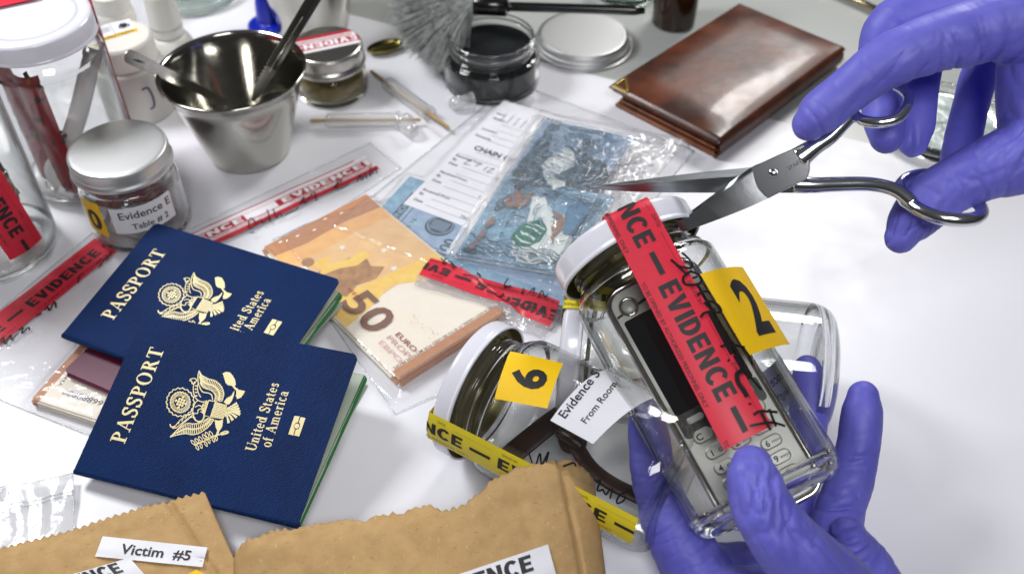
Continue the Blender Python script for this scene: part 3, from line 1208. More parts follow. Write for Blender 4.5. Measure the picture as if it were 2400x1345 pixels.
for k in range(4200):
    r, a = math.sqrt(rb2.random()) * .64, rb2.random() * 6.283
    p0 = f0 + sidev * r * math.cos(a) + Vector((0, 0, r * math.sin(a)))
    q = fan[min(len(fan) - 1, int(rb2.random() * len(fan)))]
    fr_ = .86 + .14 * rb2.random() if rb2.random() < .8 else .6 + .4 * rb2.random()
    tx_, ty_ = 1108 + (q[0] - 1108) * fr_ + rb2.gauss(0, 9), 15 + (q[1] - 15) * fr_ + rb2.gauss(0, 7)
    zt_ = 3.4 - 2.4 * max(0, min(1, (q[1] + 20) / 170)) + rb2.uniform(0, 2.2) * (1 - .6 * max(0, q[1]) / 160)
    tip = iB @ U(tx_, ty_, max(.15, zt_))
    if rb2.random() < .012:
        tip = iB @ U(1040 + rb2.uniform(0, 60), 180 + rb2.uniform(-60, 40), .3)
    mid = p0.lerp(tip, .45) + Vector((0, 0, .35)) - bd * .15
    w = rb2.uniform(.6, 1.0)
    m.tube(crom([p0, mid, tip], 3), [.030 * w, .032 * w, .032 * w, .031 * w, .03 * w, .027 * w, .02 * w], 0, 3, caps=False)
m.obj('bristles', mat('grey_fibre', rgb(208, 210, 206), 0.42, var=(1.8, .9, rgb(130, 138, 136))), tbk)

# bronze spoon
Ms_ = zframe(U(905, 122), R_(28))
m = MB()
m.grid(lambda s, t: Vector((math.cos(6.2832 * s) * 1.5 * math.sin(t * 1.5708), math.sin(6.2832 * s) * .8 * math.sin(t * 1.5708), .12 + .5 * (1 - math.cos(t * 1.5708)))), 36, 8, 0, cu=True)
m.grid(lambda s, t: Vector((math.cos(6.2832 * s) * (1.5 + .06 * t), math.sin(6.2832 * s) * (.8 + .06 * t), .62 - .06 * t)), 36, 1, 0, cu=True)
m.grid(lambda s, t: Vector((math.cos(6.2832 * s) * 1.56 * math.sin(t * 1.5708), math.sin(6.2832 * s) * .86 * math.sin(t * 1.5708), .02 + .54 * (1 - math.cos(t * 1.5708)))), 36, 8, 0, cu=True)
m.tube([(1.4, 0, .55), (2.6, .1, .7), (5.0, .3, .25)], [.22, .16, .22], 0, 10, ell=(1.2, .5), up=(0, 0, 1))
tag(m.obj('bronze_spoon', mat('bronze', rgb(128, 118, 70), .25, metal=1.0), None, Ms_), 'small dark bronze spoon lying under the brush bristles', 'spoon')
# ------------------------------------------------------------------ bound notes
M_EURO_WHITE = mat('note_cream', rgb(236, 228, 214), 0.6, var=(1.5, .3, rgb(228, 216, 198)))
M_EURO_ORANGE = mat('note_orange', rgb(232, 176, 120), 0.6, var=(1.2, .8, rgb(236, 200, 130)))
M_EURO_PEACH = mat('note_peach', rgb(226, 186, 140), 0.6, var=(1.0, .8, rgb(240, 206, 150)))
M_EURO_BROWN = mat('note_brown', rgb(184, 128, 92), 0.6, var=(3, .6, rgb(164, 108, 76)))
M_EURO_YELLOW = mat('note_yellow', rgb(236, 202, 104), 0.6, var=(2, .6, rgb(230, 170, 60)))
M_EURO_DARK = mat('note_dark_brown', rgb(104, 68, 54), 0.6, var=(3, .5, rgb(126, 86, 66)))
M_EURO_UMBER = mat('note_umber', rgb(150, 108, 80), 0.6, var=(1.4, 1.0, rgb(190, 146, 96)))
M_EURO_PINK = mat('note_pink', rgb(214, 168, 176), 0.6)
M_EURO_LILAC = mat('note_lilac', rgb(196, 152, 150), 0.6)

hatch(M_EURO_ORANGE, 2.4, 0.35, rgb(206, 132, 74), 6.0, .7)
hatch(M_EURO_PEACH, 2.4, 0.4, rgb(206, 156, 104), 6.0, .7)
hatch(M_EURO_BROWN, 2.4, 0.4, rgb(206, 160, 124), 6.0, .7)
hatch(M_EURO_YELLOW, 2.4, 0.4, rgb(236, 214, 140), 6.0, .7)
hatch(M_EURO_DARK, 2.4, 0.45, rgb(160, 116, 90), 6.0, .7)

def note_stack(mb, Lx, Ly, n, th, rs, mats=(0, 1), end=0.55, jit=0.13):
    """n loose notes; long sides cream (mat 0), both short ends brown (mat 1)"""
    z = 0.0
    tops = []
    for k in range(n):
        dx, dy = rs.uniform(-jit, jit), rs.uniform(-jit, jit)
        a = rs.uniform(-.013, .013)
        T = Matrix.Translation((Lx / 2 + dx, Ly / 2 + dy, z)) @ Matrix.Rotation(a, 4, 'Z')
        h = th * rs.uniform(.75, 1.2)
        mb.box((0, 0, h / 2), (Lx - 2 * end, Ly, h * .82), mats[0], T=T)
        mb.box((Lx / 2 - end / 2, 0, h / 2), (end, Ly, h * .82), mats[1], T=T)
        mb.box((-Lx / 2 + end / 2, 0, h / 2), (end, Ly, h * .82), mats[1], T=T)
        z += h
    return z, T


A_, B_ = U(618, 578, .8), U(930, 882, .8)
MEu = frame(Vector((A_.x, A_.y, 0.03)), B_ - A_, z=(0, 0, 1))
eu = thing('banknote_bundle', 'thick bundle of cream and orange fifty euro prop notes beside the rear blue passport', 'banknotes', MEu)
rs = random.Random(5)
st = MB()
zt, _ = note_stack(st, 14.0, 7.7, 11, .066, rs)
st.obj('note_stack', [M_EURO_WHITE, M_EURO_BROWN], eu)
m = MB()
NX, NY = 14.0, 7.7
zn = zt + .012
lay = [0]


def npr(shp, mi):
    lay[0] += 1
    z = zn + .003 * lay[0]
    m.decal(shp, lambda u, v: Vector((u, v, z)), mi)


m.box((NX / 2, NY / 2, zn - .008), (NX, NY, .012), 0)
npr(rect2(0.01, 0.01, 2.6, NY - .01), 1)
npr(poly2([(1.5, .0 + .02), (2.0, 1.8), (1.9, 4.2), (2.6, 6.2), (2.2, NY - .02), (7.9, NY - .02), (8.2, 3.2), (8.8, .02)]), 2)
npr(poly2([(1.2, .02), (1.5, 2.2), (1.35, 5.0), (1.7, NY - .02), (2.9, NY - .02), (2.6, 5.0), (2.75, 2.0), (2.5, .02)]), 3)
npr(poly2([(6.2, .02), (6.8, 2.0), (7.4, NY - .02), (8.9, NY - .02), (8.8, 5.4), (7.9, 4.0), (8.6, 2.0), (9.0, .02)]), 4)
npr(poly2([(4.2, .9), (4.0, 2.0), (4.6, 2.6), (4.3, 3.4), (5.0, 4.2), (5.8, 4.0), (6.4, 4.6), (6.9, 3.6), (6.6, 2.4), (7.0, 1.4), (6.2, .8), (5.4, 1.2), (4.8, .7)]), 10)
npr(poly2([(3.3, 1.2), (3.3, 2.6), (3.9, 2.2), (4.4, 3.2), (4.3, 4.4), (5.0, 4.6), (5.2, 3.4), (4.7, 2.4), (4.5, 1.2), (3.9, 1.6)]), 6)
npr(disc2(3.0, 1.3, .42, .4, 9), 10)
for (cx, cy_) in ((3.3, .8), (4.0, .5), (5.2, 5.4), (6.9, 4.9), (7.0, .6), (3.3, 3.6)):
    star = [(cx + (.3 if k % 2 else .13) * math.cos(k * .628), cy_ + (.3 if k % 2 else .13) * math.sin(k * .628)) for k in range(10)]
    npr(poly2(star), 0)
for k in range(5):
    npr(disc2(.35 + .22 * (k % 3), 1.0 + 1.1 * k, .09, .14, 8), 0)
def eu_xy(px, py):
    q = MEu.inverted() @ U(px, py, .8)
    return q.x, q.y


def npt(tx, w, cap, bold, px, mi):
    x, y = eu_xy(*px)
    npr(xf(text_fit(tx, w, cap, bold), 0, x, y - cap / 2), mi)


npt('50', 3.3, 1.95, .025, (866, 729), 5)
npt('EURO', 1.75, .34, .012, (953, 802), 7)
npt('PROP', 1.95, .34, .0, (935, 812), 8)
npt('EBPO', 1.95, .34, .0, (916, 824), 9)
npr(xf(text_fit('THIS IS NOT LEGAL, IT IS TO BE USED FOR MOTION PROPS', 7.3, .2, .01), -math.pi / 2, 13.2, NY / 2), 5)
npr(rect2(13.42, .01, NX - .005, NY - .01), 1)
npr(join2(*[rect2(.3, .25 + .12 * k, 9, .27 + .12 * k) for k in range(2)]), 3)
for k in range(26):
    q = random.Random(k)
    npr(disc2(q.uniform(10.6, 13), q.uniform(2.9, 3.6), .03, .03, 5), 6 if k % 2 else 5)
for k in range(5):
    npr(xf(text2d('0', .24, .02), 0, 6.6 + .26 * k, 1.7), 7)
m.obj('top_note', [M_EURO_WHITE, M_EURO_BROWN, M_EURO_PEACH, M_EURO_ORANGE, M_EURO_YELLOW, M_EURO_DARK, M_EURO_YELLOW, mat('note_red', rgb(150, 74, 66), .6), M_EURO_LILAC, M_EURO_PINK, M_EURO_UMBER], eu)

# left bundle, under the burgundy passport
A_, B_ = U(75, 932, .75), U(240, 985, .75)
c_ = U(232, 800, .75)
MEl = frame(Vector((A_.x, A_.y, 0.03)), B_ - A_, z=(0, 0, 1))
el = thing('banknote_bundle', 'bundle of cream notes with brown ends under the burgundy passport at left', 'banknotes', MEl)
st = MB()
zl, _ = note_stack(st, 12.0, 6.6, 9, .068, random.Random(9), end=.35)
st.obj('note_stack', [M_EURO_WHITE, M_EURO_BROWN], el)
m = MB()
m.box((6, 3.3, zl + .008), (12, 6.6, .012), 0)
m.decal(rect2(0, 0, .42, 6.6), lambda u, v: Vector((u, v, zl + .02)), 1)
m.decal(xf(text_fit('THIS IS NOT LEGAL', 4.4, .2, .012), math.pi / 2, .85, 3.4), lambda u, v: Vector((u, v, zl + .02)), 2)
m.decal(xf(text_fit('MB6666888880', 4.0, .36, .0), math.pi, 3.2, 1.15), lambda u, v: Vector((u, v, zl + .026)), 2)
m.decal(rect2(1.5, .75, 3.1, 1.25), lambda u, v: Vector((u, v, zl + .02)), 3)
m.obj('top_note', [M_EURO_WHITE, M_EURO_BROWN, M_BLACK_INK, mat('note_pale_grey', rgb(216, 214, 212), .6)], el)

# ------------------------------------------------------------------ passports
SERIF_W, SERIF_T = .185, .07


def g_seg(x0, y0, x1, y1, w):
    dx, dy = x1 - x0, y1 - y0
    l = math.hypot(dx, dy)
    nx, ny = -dy / l * w / 2, dx / l * w / 2
    return [(x0 + nx, y0 + ny), (x0 - nx, y0 - ny), (x1 - nx, y1 - ny), (x1 + nx, y1 + ny)], [[0, 1, 2, 3]]


def g_arc(cx, cy_, rx, ry, a0, a1, wx, wy, n=14):
    vs = []
    for i in range(n + 1):
        a = math.radians(a0 + (a1 - a0) * i / n)
        vs += [(cx + rx * math.cos(a), cy_ + ry * math.sin(a)), (cx + (rx - wx) * math.cos(a), cy_ + (ry - wy) * math.sin(a))]
    return vs, [[2 * i, 2 * i + 1, 2 * i + 3, 2 * i + 2] for i in range(n)]


def g_ser(x, y, l, up=True):
    h = .055
    return rect2(x - l / 2, y, x + l / 2, y + h) if up else rect2(x - l / 2, y - h, x + l / 2, y)


W_, T_ = SERIF_W, SERIF_T
GL = {
    'P': (.70, [g_seg(.22, 0, .22, 1, W_), g_ser(.22, 0, .42), g_ser(.18, 1, .34, False), g_arc(.30, .73, .38, .27, -90, 90, W_, T_), g_seg(.22, .965, .32, .965, T_), g_seg(.22, .495, .32, .495, T_)]),
    'R': (.82, [g_seg(.22, 0, .22, 1, W_), g_ser(.22, 0, .40), g_ser(.18, 1, .34, False), g_arc(.30, .75, .36, .25, -90, 90, W_, T_), g_seg(.22, .965, .32, .965, T_), g_seg(.22, .53, .36, .53, T_), g_seg(.42, .53, .70, .02, W_), g_ser(.74, 0, .22)]),
    'A': (.86, [g_seg(.13, .03, .42, 1, T_), g_seg(.42, 1, .70, 0, W_), g_seg(.24, .33, .6, .33, T_), g_ser(.12, 0, .28), g_ser(.70, 0, .36)]),
    'S': (.62, [stroke2([(.55, .74), (.5, .92), (.32, .97), (.14, .88), (.13, .7), (.3, .55), (.48, .42), (.53, .24), (.42, .07), (.25, .03), (.1, .12), (.07, .28)], .13), stroke2([(.15, .82), (.2, .64), (.42, .46), (.5, .26)], (.1, .2, .1)), g_seg(.56, .7, .56, 1.0, .05), g_seg(.06, 0, .06, .3, .05)]),
    'O': (.92, [g_arc(.46, .5, .43, .52, 0, 360, .18, .06, 30)]),
    'T': (.78, [g_seg(.39, 0, .39, 1, W_), g_ser(.39, 0, .42), g_seg(.03, .965, .75, .965, T_), g_seg(.05, .75, .05, 1, .055), g_seg(.73, .75, .73, 1, .055)]),
    'U': (.84, [g_seg(.2, .3, .2, 1, W_), g_ser(.2, 1, .4, False), g_arc(.44, .32, .33, .34, 180, 360, .17, .08), g_seg(.74, .3, .74, 1, .08), g_ser(.74, 1, .26, False)]),
    'n': (.66, [g_seg(.17, 0, .17, .66, .16), g_ser(.17, 0, .32), g_ser(.11, .66, .2, False), g_arc(.34, .44, .22, .24, 0, 180, .15, .09), g_seg(.49, 0, .49, .45, .15), g_ser(.49, 0, .3)]),
    'i': (.36, [g_seg(.18, 0, .18, .66, .16), g_ser(.18, 0, .32), g_ser(.12, .66, .22, False), disc2(.18, .86, .11, n=12)]),
    't': (.42, [g_seg(.2, .14, .2, .86, .15), g_seg(.02, .63, .4, .63, .08), g_arc(.3, .16, .17, .17, 180, 320, .13, .08)]),
    'e': (.58, [g_arc(.29, .33, .26, .35, 0, 320, .15, .08, 20), g_seg(.12, .36, .54, .36, .08)]),
    'd': (.68, [g_arc(.27, .33, .24, .35, 0, 360, .14, .08, 20), g_seg(.5, 0, .5, 1, .15), g_ser(.44, 1, .2, False), g_ser(.55, 0, .22)]),
    'a': (.58, [g_arc(.24, .2, .2, .21, 0, 360, .12, .08, 18), g_seg(.42, .04, .42, .46, .15), g_arc(.28, .46, .21, .21, 0, 165, .14, .08), g_ser(.48, 0, .2)]),
    's': (.46, [stroke2([(.38, .5), (.3, .62), (.15, .6), (.12, .46), (.25, .35), (.36, .24), (.33, .08), (.18, .04), (.07, .16)], .12)]),
    'o': (.6, [g_arc(.3, .33, .27, .35, 0, 360, .15, .07, 22)]),
    'f': (.4, [g_seg(.17, 0, .17, .8, .15), g_ser(.17, 0, .3), g_seg(.02, .63, .36, .63, .08), g_arc(.29, .8, .2, .21, 60, 180, .14, .08)]),
    'm': (.98, [g_seg(.16, 0, .16, .66, .15), g_ser(.16, 0, .28), g_ser(.1, .66, .2, False), g_arc(.32, .46, .2, .22, 0, 180, .14, .09), g_seg(.46, 0, .46, .46, .14), g_ser(.46, 0, .26), g_arc(.62, .46, .22, .22, 0, 180, .14, .09), g_seg(.78, 0, .78, .46, .14), g_ser(.78, 0, .28)]),
    'r': (.48, [g_seg(.17, 0, .17, .66, .15), g_ser(.17, 0, .32), g_ser(.11, .66, .2, False), g_arc(.36, .46, .2, .2, 50, 170, .12, .1)]),
    'c': (.52, [g_arc(.28, .33, .25, .35, 40, 320, .15, .08, 18)]),
    ' ': (.34, []),
}


def serif(txt, cap, align='LEFT', gap=.05):
    x = 0
    out = []
    for ch in txt:
        w, parts = GL[ch]
        for s in parts:
            out.append(xf(s, 0, x * cap, 0, cap))
        x += w + gap
    return out, x * cap


PL, PWd = 12.5, 8.8
M_NAVY = mat('navy_cloth', rgb(4, 36, 84), 0.6, spec=.15, var=(.30, 1.0, rgb(3, 24, 62)))
nt_ = M_NAVY.node_tree
vec_ = obj_coords(nt_, (1, 1, 1), (0, 0, .5))
wv = nt_.nodes.new('ShaderNodeTexWave')
wv.inputs['Scale'].default_value = 2.6
wv.inputs['Distortion'].default_value = 3.0
wv.inputs['Detail'].default_value = 2
wv.inputs['Detail Scale'].default_value = 3
nt_.links.new(vec_, wv.inputs['Vector'])
_src = nt_.nodes['Principled BSDF'].inputs['Base Color'].links[0].from_socket
_mx = nt_.nodes.new('ShaderNodeMix')
_mx.data_type = 'RGBA'
_mx.inputs['B'].default_value = rgb(14, 60, 122)
_mr = nt_.nodes.new('ShaderNodeMapRange')
_mr.inputs['From Min'].default_value = .55
_mr.inputs['To Max'].default_value = .55
nt_.links.new(wv.outputs['Fac'], _mr.inputs['Value'])
nt_.links.new(_mr.outputs[0], _mx.inputs['Factor'])
nt_.links.new(_src, _mx.inputs['A'])
nt_.links.new(_mx.outputs['Result'], nt_.nodes['Principled BSDF'].inputs['Base Color'])
bp_ = nt_.nodes.new('ShaderNodeBump')
bp_.inputs['Strength'].default_value = .7
bp_.inputs['Distance'].default_value = .03 * S
nt_.links.new(wv.outputs['Fac'], bp_.inputs['Height'])
nt_.links.new(bp_.outputs[0], nt_.nodes['Principled BSDF'].inputs['Normal'])
M_GOLD = mat('gold_foil', rgb(236, 222, 170), 0.42, spec=.6, var=(1.2, .6, rgb(238, 214, 128)))
M_PAGE = mat('passport_page', rgb(160, 170, 156), 0.6)
M_PAGE_GREEN = mat('green_endpaper', rgb(34, 110, 52), 0.6)
M_PAGE_EDGE = mat('page_edge', rgb(206, 208, 200), 0.7)


def pp_frame(x, y, z, phi, be):
    e1 = Vector((math.cos(phi) * math.cos(be), math.sin(phi) * math.cos(be), math.sin(be)))
    h = Vector((-math.sin(phi), math.cos(phi), 0))
    return frame((x, y, z), e1, y=h)


M_P1 = pp_frame(-21.88, 28.12, .975, -.294, .064)
AL1 = .339
_e2 = M_P1.to_3x3() @ Vector((0, math.cos(AL1), math.sin(AL1)))
_n1 = M_P1.to_3x3() @ Vector((0, -math.sin(AL1), math.cos(AL1)))
_e1 = M_P1.to_3x3() @ Vector((1, 0, 0))
_o1 = M_P1.translation + _n1 * .0


def pp_px(px, py):
    w = plane_hit(px, py, _o1, _n1) - _o1
    return w.dot(_e1), w.dot(_e2)


def em(pts):
    """emblem trace: close-up pixels -> cover coordinates of the front passport"""
    return [pp_px(370 + x / 5.379, 840 + y / 5.379) for x, y in pts]


def em_s(pts, w, smooth=True, n=5):
    return stroke2(em(pts), w, n, smooth)


EMB = []
cx_, cy_ = 283, 550
EMB.append(em_s([(cx_ + (172 + 7 * math.cos(18 * a)) * math.cos(a), cy_ + (176 + 7 * math.cos(18 * a)) * math.sin(a)) for a in np.linspace(0, 2 * math.pi, 110)], .055, False))
EMB.append(em_s([(cx_ + (124 + 5 * math.cos(24 * a)) * math.cos(a), cy_ + (128 + 5 * math.cos(24 * a)) * math.sin(a)) for a in np.linspace(0, 2 * math.pi, 120)], .05, False))
for k in range(36):
    a = 2 * math.pi * k / 36
    EMB.append(em_s([(cx_ + r * math.cos(a), cy_ + r * math.sin(a)) for r in (78, 122)], .038, False))
for (i, j) in [(0, 0), (1, 0), (-1, 0), (0, 1), (0, -1), (1, 1), (-1, -1), (1, -1), (-1, 1), (2, 0), (-2, 0), (0, 2), (0, -2)]:
    c = em([(cx_ + 8 + (i * 30 - j * 14), cy_ + (j * 32 + i * 10))])[0]
    EMB.append(disc2(c[0], c[1], .07, n=10))
wo = crom([(520, 150), (548, 205), (596, 235), (655, 262), (725, 282), (785, 332), (822, 400), (830, 470), (806, 535)], 6)
wi = crom([(532, 300), (556, 345), (590, 372), (628, 385), (668, 398), (700, 420), (722, 455), (726, 490), (712, 530)], 6)
wm = (wo + wi) / 2
EMB += [em_s(wo, .05, False), em_s(wi, .05, False)]
for k in range(2, len(wo), 2):
    EMB.append(em_s([wo[k], wm[k] * .8 + wo[k] * .2], .05, False))
    EMB.append(em_s([wm[k] * .9 + wi[k] * .1, wi[k]], .035, False))
EMB.append(em_s(wm, .09, False))
EMB.append(em_s([(520, 150), (505, 230), (516, 330), (548, 400), (580, 425), (640, 435), (680, 465), (690, 520)], .05))
lo = crom([(155, 990), (225, 965), (300, 950), (360, 945), (430, 958), (520, 940), (600, 890), (660, 835), (705, 770)], 6)
li = crom([(165, 975), (240, 905), (310, 850), (372, 815), (440, 822), (510, 815), (570, 790), (610, 765), (640, 745)], 6)
lm = (lo + li) / 2
EMB += [em_s(lo, .05, False), em_s(li, .05, False), em_s(lm, .08, False)]
for k in range(8, len(lo), 2):
    EMB.append(em_s([lo[k], lm[k] * .85 + lo[k] * .15], .05, False))
    EMB.append(em_s([lm[k], li[k]], .035, False))
EMB.append(em_s([(160, 985), (250, 890), (340, 800), (430, 735), (480, 780), (530, 790), (570, 770), (590, 725)], .05))
EMB.append(em_s([(155, 850), (200, 870), (235, 830), (300, 760), (380, 710), (440, 690), (500, 690), (505, 650)], .05))
EMB.append(em_s([(185, 880), (240, 865), (320, 800), (400, 740), (460, 700)], .05))
EMB.append(em_s([(152, 825), (175, 862), (225, 845)], .06))
for k in range(5):
    EMB.append(em_s([(255 + 44 * k, 825 - 34 * k), (275 + 44 * k, 780 - 26 * k)], .05, False))
EMB.append(em_s([(400, 268), (430, 252), (470, 252), (490, 275), (476, 300), (452, 330), (448, 400), (462, 470), (500, 525)], .05))
EMB.append(em_s([(512, 290), (500, 360), (510, 430), (540, 490)], .045))
EMB.append(em_s([(398, 272), (425, 285), (440, 320), (470, 290)], .06))
for k in range(4):
    EMB.append(em_s([(468, 340 + 42 * k), (500, 345 + 42 * k)], .06, False))
EMB.append(em_s([(500, 525), (455, 590), (440, 680), (470, 760), (520, 800), (570, 760), (580, 700), (540, 665)], .05))
EMB.append(em_s([(500, 525), (540, 540), (580, 545), (620, 530)], .05))
EMB.append(em_s([(470, 610), (520, 590), (560, 620), (500, 650)], .05))
EMB.append(em_s([(575, 560), (560, 610), (560, 650), (590, 690)], .05))
for (x, y) in [(600, 560), (590, 590), (610, 575), (580, 620), (600, 630), (585, 655), (620, 550), (575, 640), (605, 605), (590, 675), (575, 590)]:
    c = em([(x, y)])[0]
    EMB.append(disc2(c[0], c[1], .05, n=8))
EMB.append(em_s([(640, 525), (728, 542), (664, 738), (582, 715), (640, 525)], .06, False))
SHIELD = poly2(em([(732, 545), (872, 588), (848, 690), (825, 762), (668, 738)]))
EMB.append(poly2(em([(832, 545), (868, 500), (925, 468), (955, 420), (968, 400), (958, 470), (930, 540), (898, 578), (862, 578)])))
EMB.append(poly2(em([(818, 185), (860, 168), (912, 175), (945, 215), (972, 262), (985, 330), (962, 352), (925, 340), (885, 335), (855, 305), (838, 250)])))
EMB.append(em_s([(940, 330), (980, 380), (1030, 410), (1075, 415)], .09))
EMB.append(poly2(em([(985, 365), (1025, 395), (1060, 400), (1100, 410), (1080, 450), (1050, 490), (1000, 512), (985, 470), (990, 430)])))
for k in range(8):
    t = k / 7
    ex, ey = 1000 + 38 * math.sin(t * 3.1) , 560 + 36 * k
    if k > 4:
        ex -= (k - 4) * 36
    EMB.append(em_s([(850 + 18 * math.cos(t * 2), 625 + 12 * k), ((850 + ex) / 2, (640 + ey) / 2 + 2), (ex, ey)], (.03, .07, .14)))
for k in range(20):
    q = random.Random(k + 50)
    c = em([(850 + q.uniform(-5, 40), 620 + q.uniform(0, 110))])[0]
    EMB.append(disc2(c[0], c[1], .035, n=6))
EMB.append(poly2(em([(716, 772), (770, 782), (822, 768), (815, 850), (785, 902), (752, 912), (728, 862)])))
EMB.append(em_s([(765, 900), (745, 960), (720, 985)], .12))
EMB.append(em_s([(455, 1090), (560, 1050), (690, 985), (780, 955), (885, 925)], .07))
EMB.append(em_s([(790, 940), (850, 915), (885, 918), (878, 940), (800, 965)], .05))
for (x, y, a) in [(470, 1080, 2.7), (520, 1060, 3.6), (560, 1045, 2.5), (610, 1015, 3.7), (640, 1000, 2.3), (690, 985, 3.9), (480, 1090, -.5), (540, 1070, .5), (590, 1045, -.3), (640, 1010, .6), (690, 990, .1), (735, 975, .8)]:
    dx, dy = math.cos(a), -math.sin(a)
    if a > 1.5:
        dx, dy = -math.cos(a) * -.8, -abs(math.sin(a)) - .3
    else:
        dx, dy = .35 - a * .3, .85
    q = [(x, y), (x + dx * 30 - dy * 16, y + dy * 30 + dx * 16), (x + dx * 72, y + dy * 72), (x + dx * 30 + dy * 16, y + dy * 30 - dx * 16), (x, y)]
    EMB.append(em_s(q, .04, True, 4))
for sh_ in (poly2(em([(1722, 722), (1788, 727), (1768, 800), (1735, 812), (1712, 850), (1718, 880), (1728, 890), (1708, 968), (1645, 952)])),
            poly2(em([(1800, 735), (1862, 748), (1782, 980), (1718, 968), (1738, 898), (1775, 885), (1795, 850), (1790, 815), (1778, 806)]))):
    EMB.append(sh_)
_c = em([(1752, 850)])[0]
EMB.append(disc2(_c[0], _c[1], .13, n=16))


def on_cover(al, lift):
    ca, sa = math.cos(al), math.sin(al)
    return lambda u, w: Vector((u, w * ca - lift * sa, w * sa + lift * ca))


def place_serif(txt, p0, p1, cap, gap):
    """text from cover point p0 to p1 along its baseline, stretched to fit"""
    shs, wd = serif(txt, 1.0, gap=gap)
    d = Vector((p1[0] - p0[0], p1[1] - p0[1]))
    k = d.length / (wd - gap)
    a = math.atan2(d.y, d.x)
    out = []
    for v, f in shs:
        out.append(xf(([(x * k, y * cap) for x, y in v], f), a, p0[0], p0[1]))
    return out


TXT = place_serif('PASSPORT', pp_px(292, 1040), pp_px(386, 818), .86, .10)
TXT += place_serif('United States', pp_px(598, 1058), pp_px(655, 899), .56, .06)
TXT += place_serif('of America', pp_px(634, 1049), pp_px(677, 918), .56, .06)


def passport(name, label, M, al, back, L=PL, group='blue passports'):
    t = thing(name, label, 'passport', M, group)
    kx = L / PL
    # rounded front cover: spine roll at y=0, free corners rounded
    th = .075
    rr = .35

    def outline(n=7):
        pts = [(0.05, 0), (L - .05, 0)]
        pts += [(L - rr + rr * math.cos(a), PWd - rr + rr * math.sin(a)) for a in np.linspace(0, math.pi / 2, n)]
        pts += [(rr + rr * math.cos(a), PWd - rr + rr * math.sin(a)) for a in np.linspace(math.pi / 2, math.pi, n)]
        return pts

    def cover_mb(a, mi_out, mi_in, flipz=False, inset=0, curl=0.0):
        mb = MB()
        b = bmesh.new()
        pts = outline()
        f = b.faces.new([b.verts.new((p[0], p[1], 0)) for p in pts])
        for yy in (.4, .9, 1.8, 3.2, 4.6, 6, 7.4, 8.2):
            bmesh.ops.bisect_plane(b, geom=b.verts[:] + b.edges[:] + b.faces[:], plane_co=(0, yy, 0), plane_no=(0, 1, 0), dist=1e-6)
        for xx in np.linspace(1, L - 1, 8):
            bmesh.ops.bisect_plane(b, geom=b.verts[:] + b.edges[:] + b.faces[:], plane_co=(xx, 0, 0), plane_no=(1, 0, 0), dist=1e-6)
        b.verts.index_update()
        vs = [v.co.copy() for v in b.verts]
        fs = [[v.index for v in f.verts] for f in b.faces]
        edges = [e for e in b.edges if e.is_boundary]
        be = [(e.verts[0].index, e.verts[1].index) for e in edges]
        b.free()
        ca, sa = math.cos(a), math.sin(a)

        def tr(p, l):
            return Vector((p.x, p.y * ca - l * sa, p.y * sa + l * ca))
        n = len(vs)
        mb.add([tr(p, 0) for p in vs], fs, mi_out, False)
        mb.add([tr(p, -th) for p in vs], [list(reversed(f)) for f in fs], mi_in, False)
        ov = [tr(p, 0) for p in vs] + [tr(p, -th) for p in vs]
        mb.add(ov, [(i, j, j + n, i + n) for i, j in be], mi_out, False)
        return mb
    fc_ = cover_mb(al, 0, 1)
    for i, s in enumerate(TXT):
        fc_.decal(([(x * kx, y) for x, y in s[0]], s[1]), on_cover(al, .004 + .0006 * (i % 6)), 2)
    for i, s in enumerate(EMB):
        fc_.decal(([(x * kx, y) for x, y in s[0]], s[1]), on_cover(al, .004 + .0004 * (i % 17)), 2)
    fc_.decal(([(x * kx, y) for x, y in SHIELD[0]], SHIELD[1]), on_cover(al, .004), 2)
    p = [em([(732 + 0, 545 + 0)])]
    for k in range(9):
        t0 = k / 9 + .04
        a_ = (732 + (872 - 732) * t0, 545 + (588 - 545) * t0)
    st = [em_s([(732 - 64 * q + 6, 545 + 193 * q), (868 - 44 * q, 590 + 172 * q)], .012, False) for q in np.linspace(.08, .92, 9)]
    fc_.decal(join2(*[([(x * kx, y) for x, y in s[0]], s[1]) for s in st]), on_cover(al, .014), 0)
    fc_.obj('front_cover', [M_NAVY, M_PAGE_EDGE, M_GOLD], t)
    # spine roll
    m = MB()
    rad = .16
    m.tube([(0.05, .06, -rad * .75), (L - .05, .06, -rad * .75)], rad, 0, 14)
    m.obj('spine', M_NAVY, t)
    bc = cover_mb(back, 1, 0)
    for v in bc.v:
        v.z -= .3
    bc.obj('back_cover', [M_NAVY, M_PAGE_GREEN], t)
    # page leaves between the covers
    pg = MB()
    q = random.Random(3)
    na = 9
    for k in range(na):
        a = back + (al * .42 - back) * (k / (na - 1)) ** 1.3 + .008
        bend = .10 + .05 * q.random()
        ins = .12 + .05 * q.random()
        def leaf(s, tt, a=a, bend=bend, ins=ins):
            y = .1 + (PWd - ins - .1) * tt
            aa = a - bend * tt * (1 - k / na)
            return Vector((ins + (L - 2 * ins) * s, y * math.cos(aa), y * math.sin(aa) - .22 + .012 * k))
        pg.grid(leaf, 4, 10, 1 if k == na - 2 else 0)
        def leaf2(s, tt, lf=leaf):
            return lf(s, tt) + Vector((0, 0, -.035))
        pg.grid(leaf2, 4, 10, 1 if k == na - 2 else 0)
        pg.grid(lambda s, tt, lf=leaf: lf(1.0, s) + Vector((0, 0, -.035 * tt)), 10, 1, 2)
        pg.grid(lambda s, tt, lf=leaf: lf(s, 1.0) + Vector((0, 0, -.035 * tt)), 4, 1, 2)
    pg.obj('pages', [M_PAGE, M_PAGE_GREEN, M_PAGE_EDGE], t)
    return t


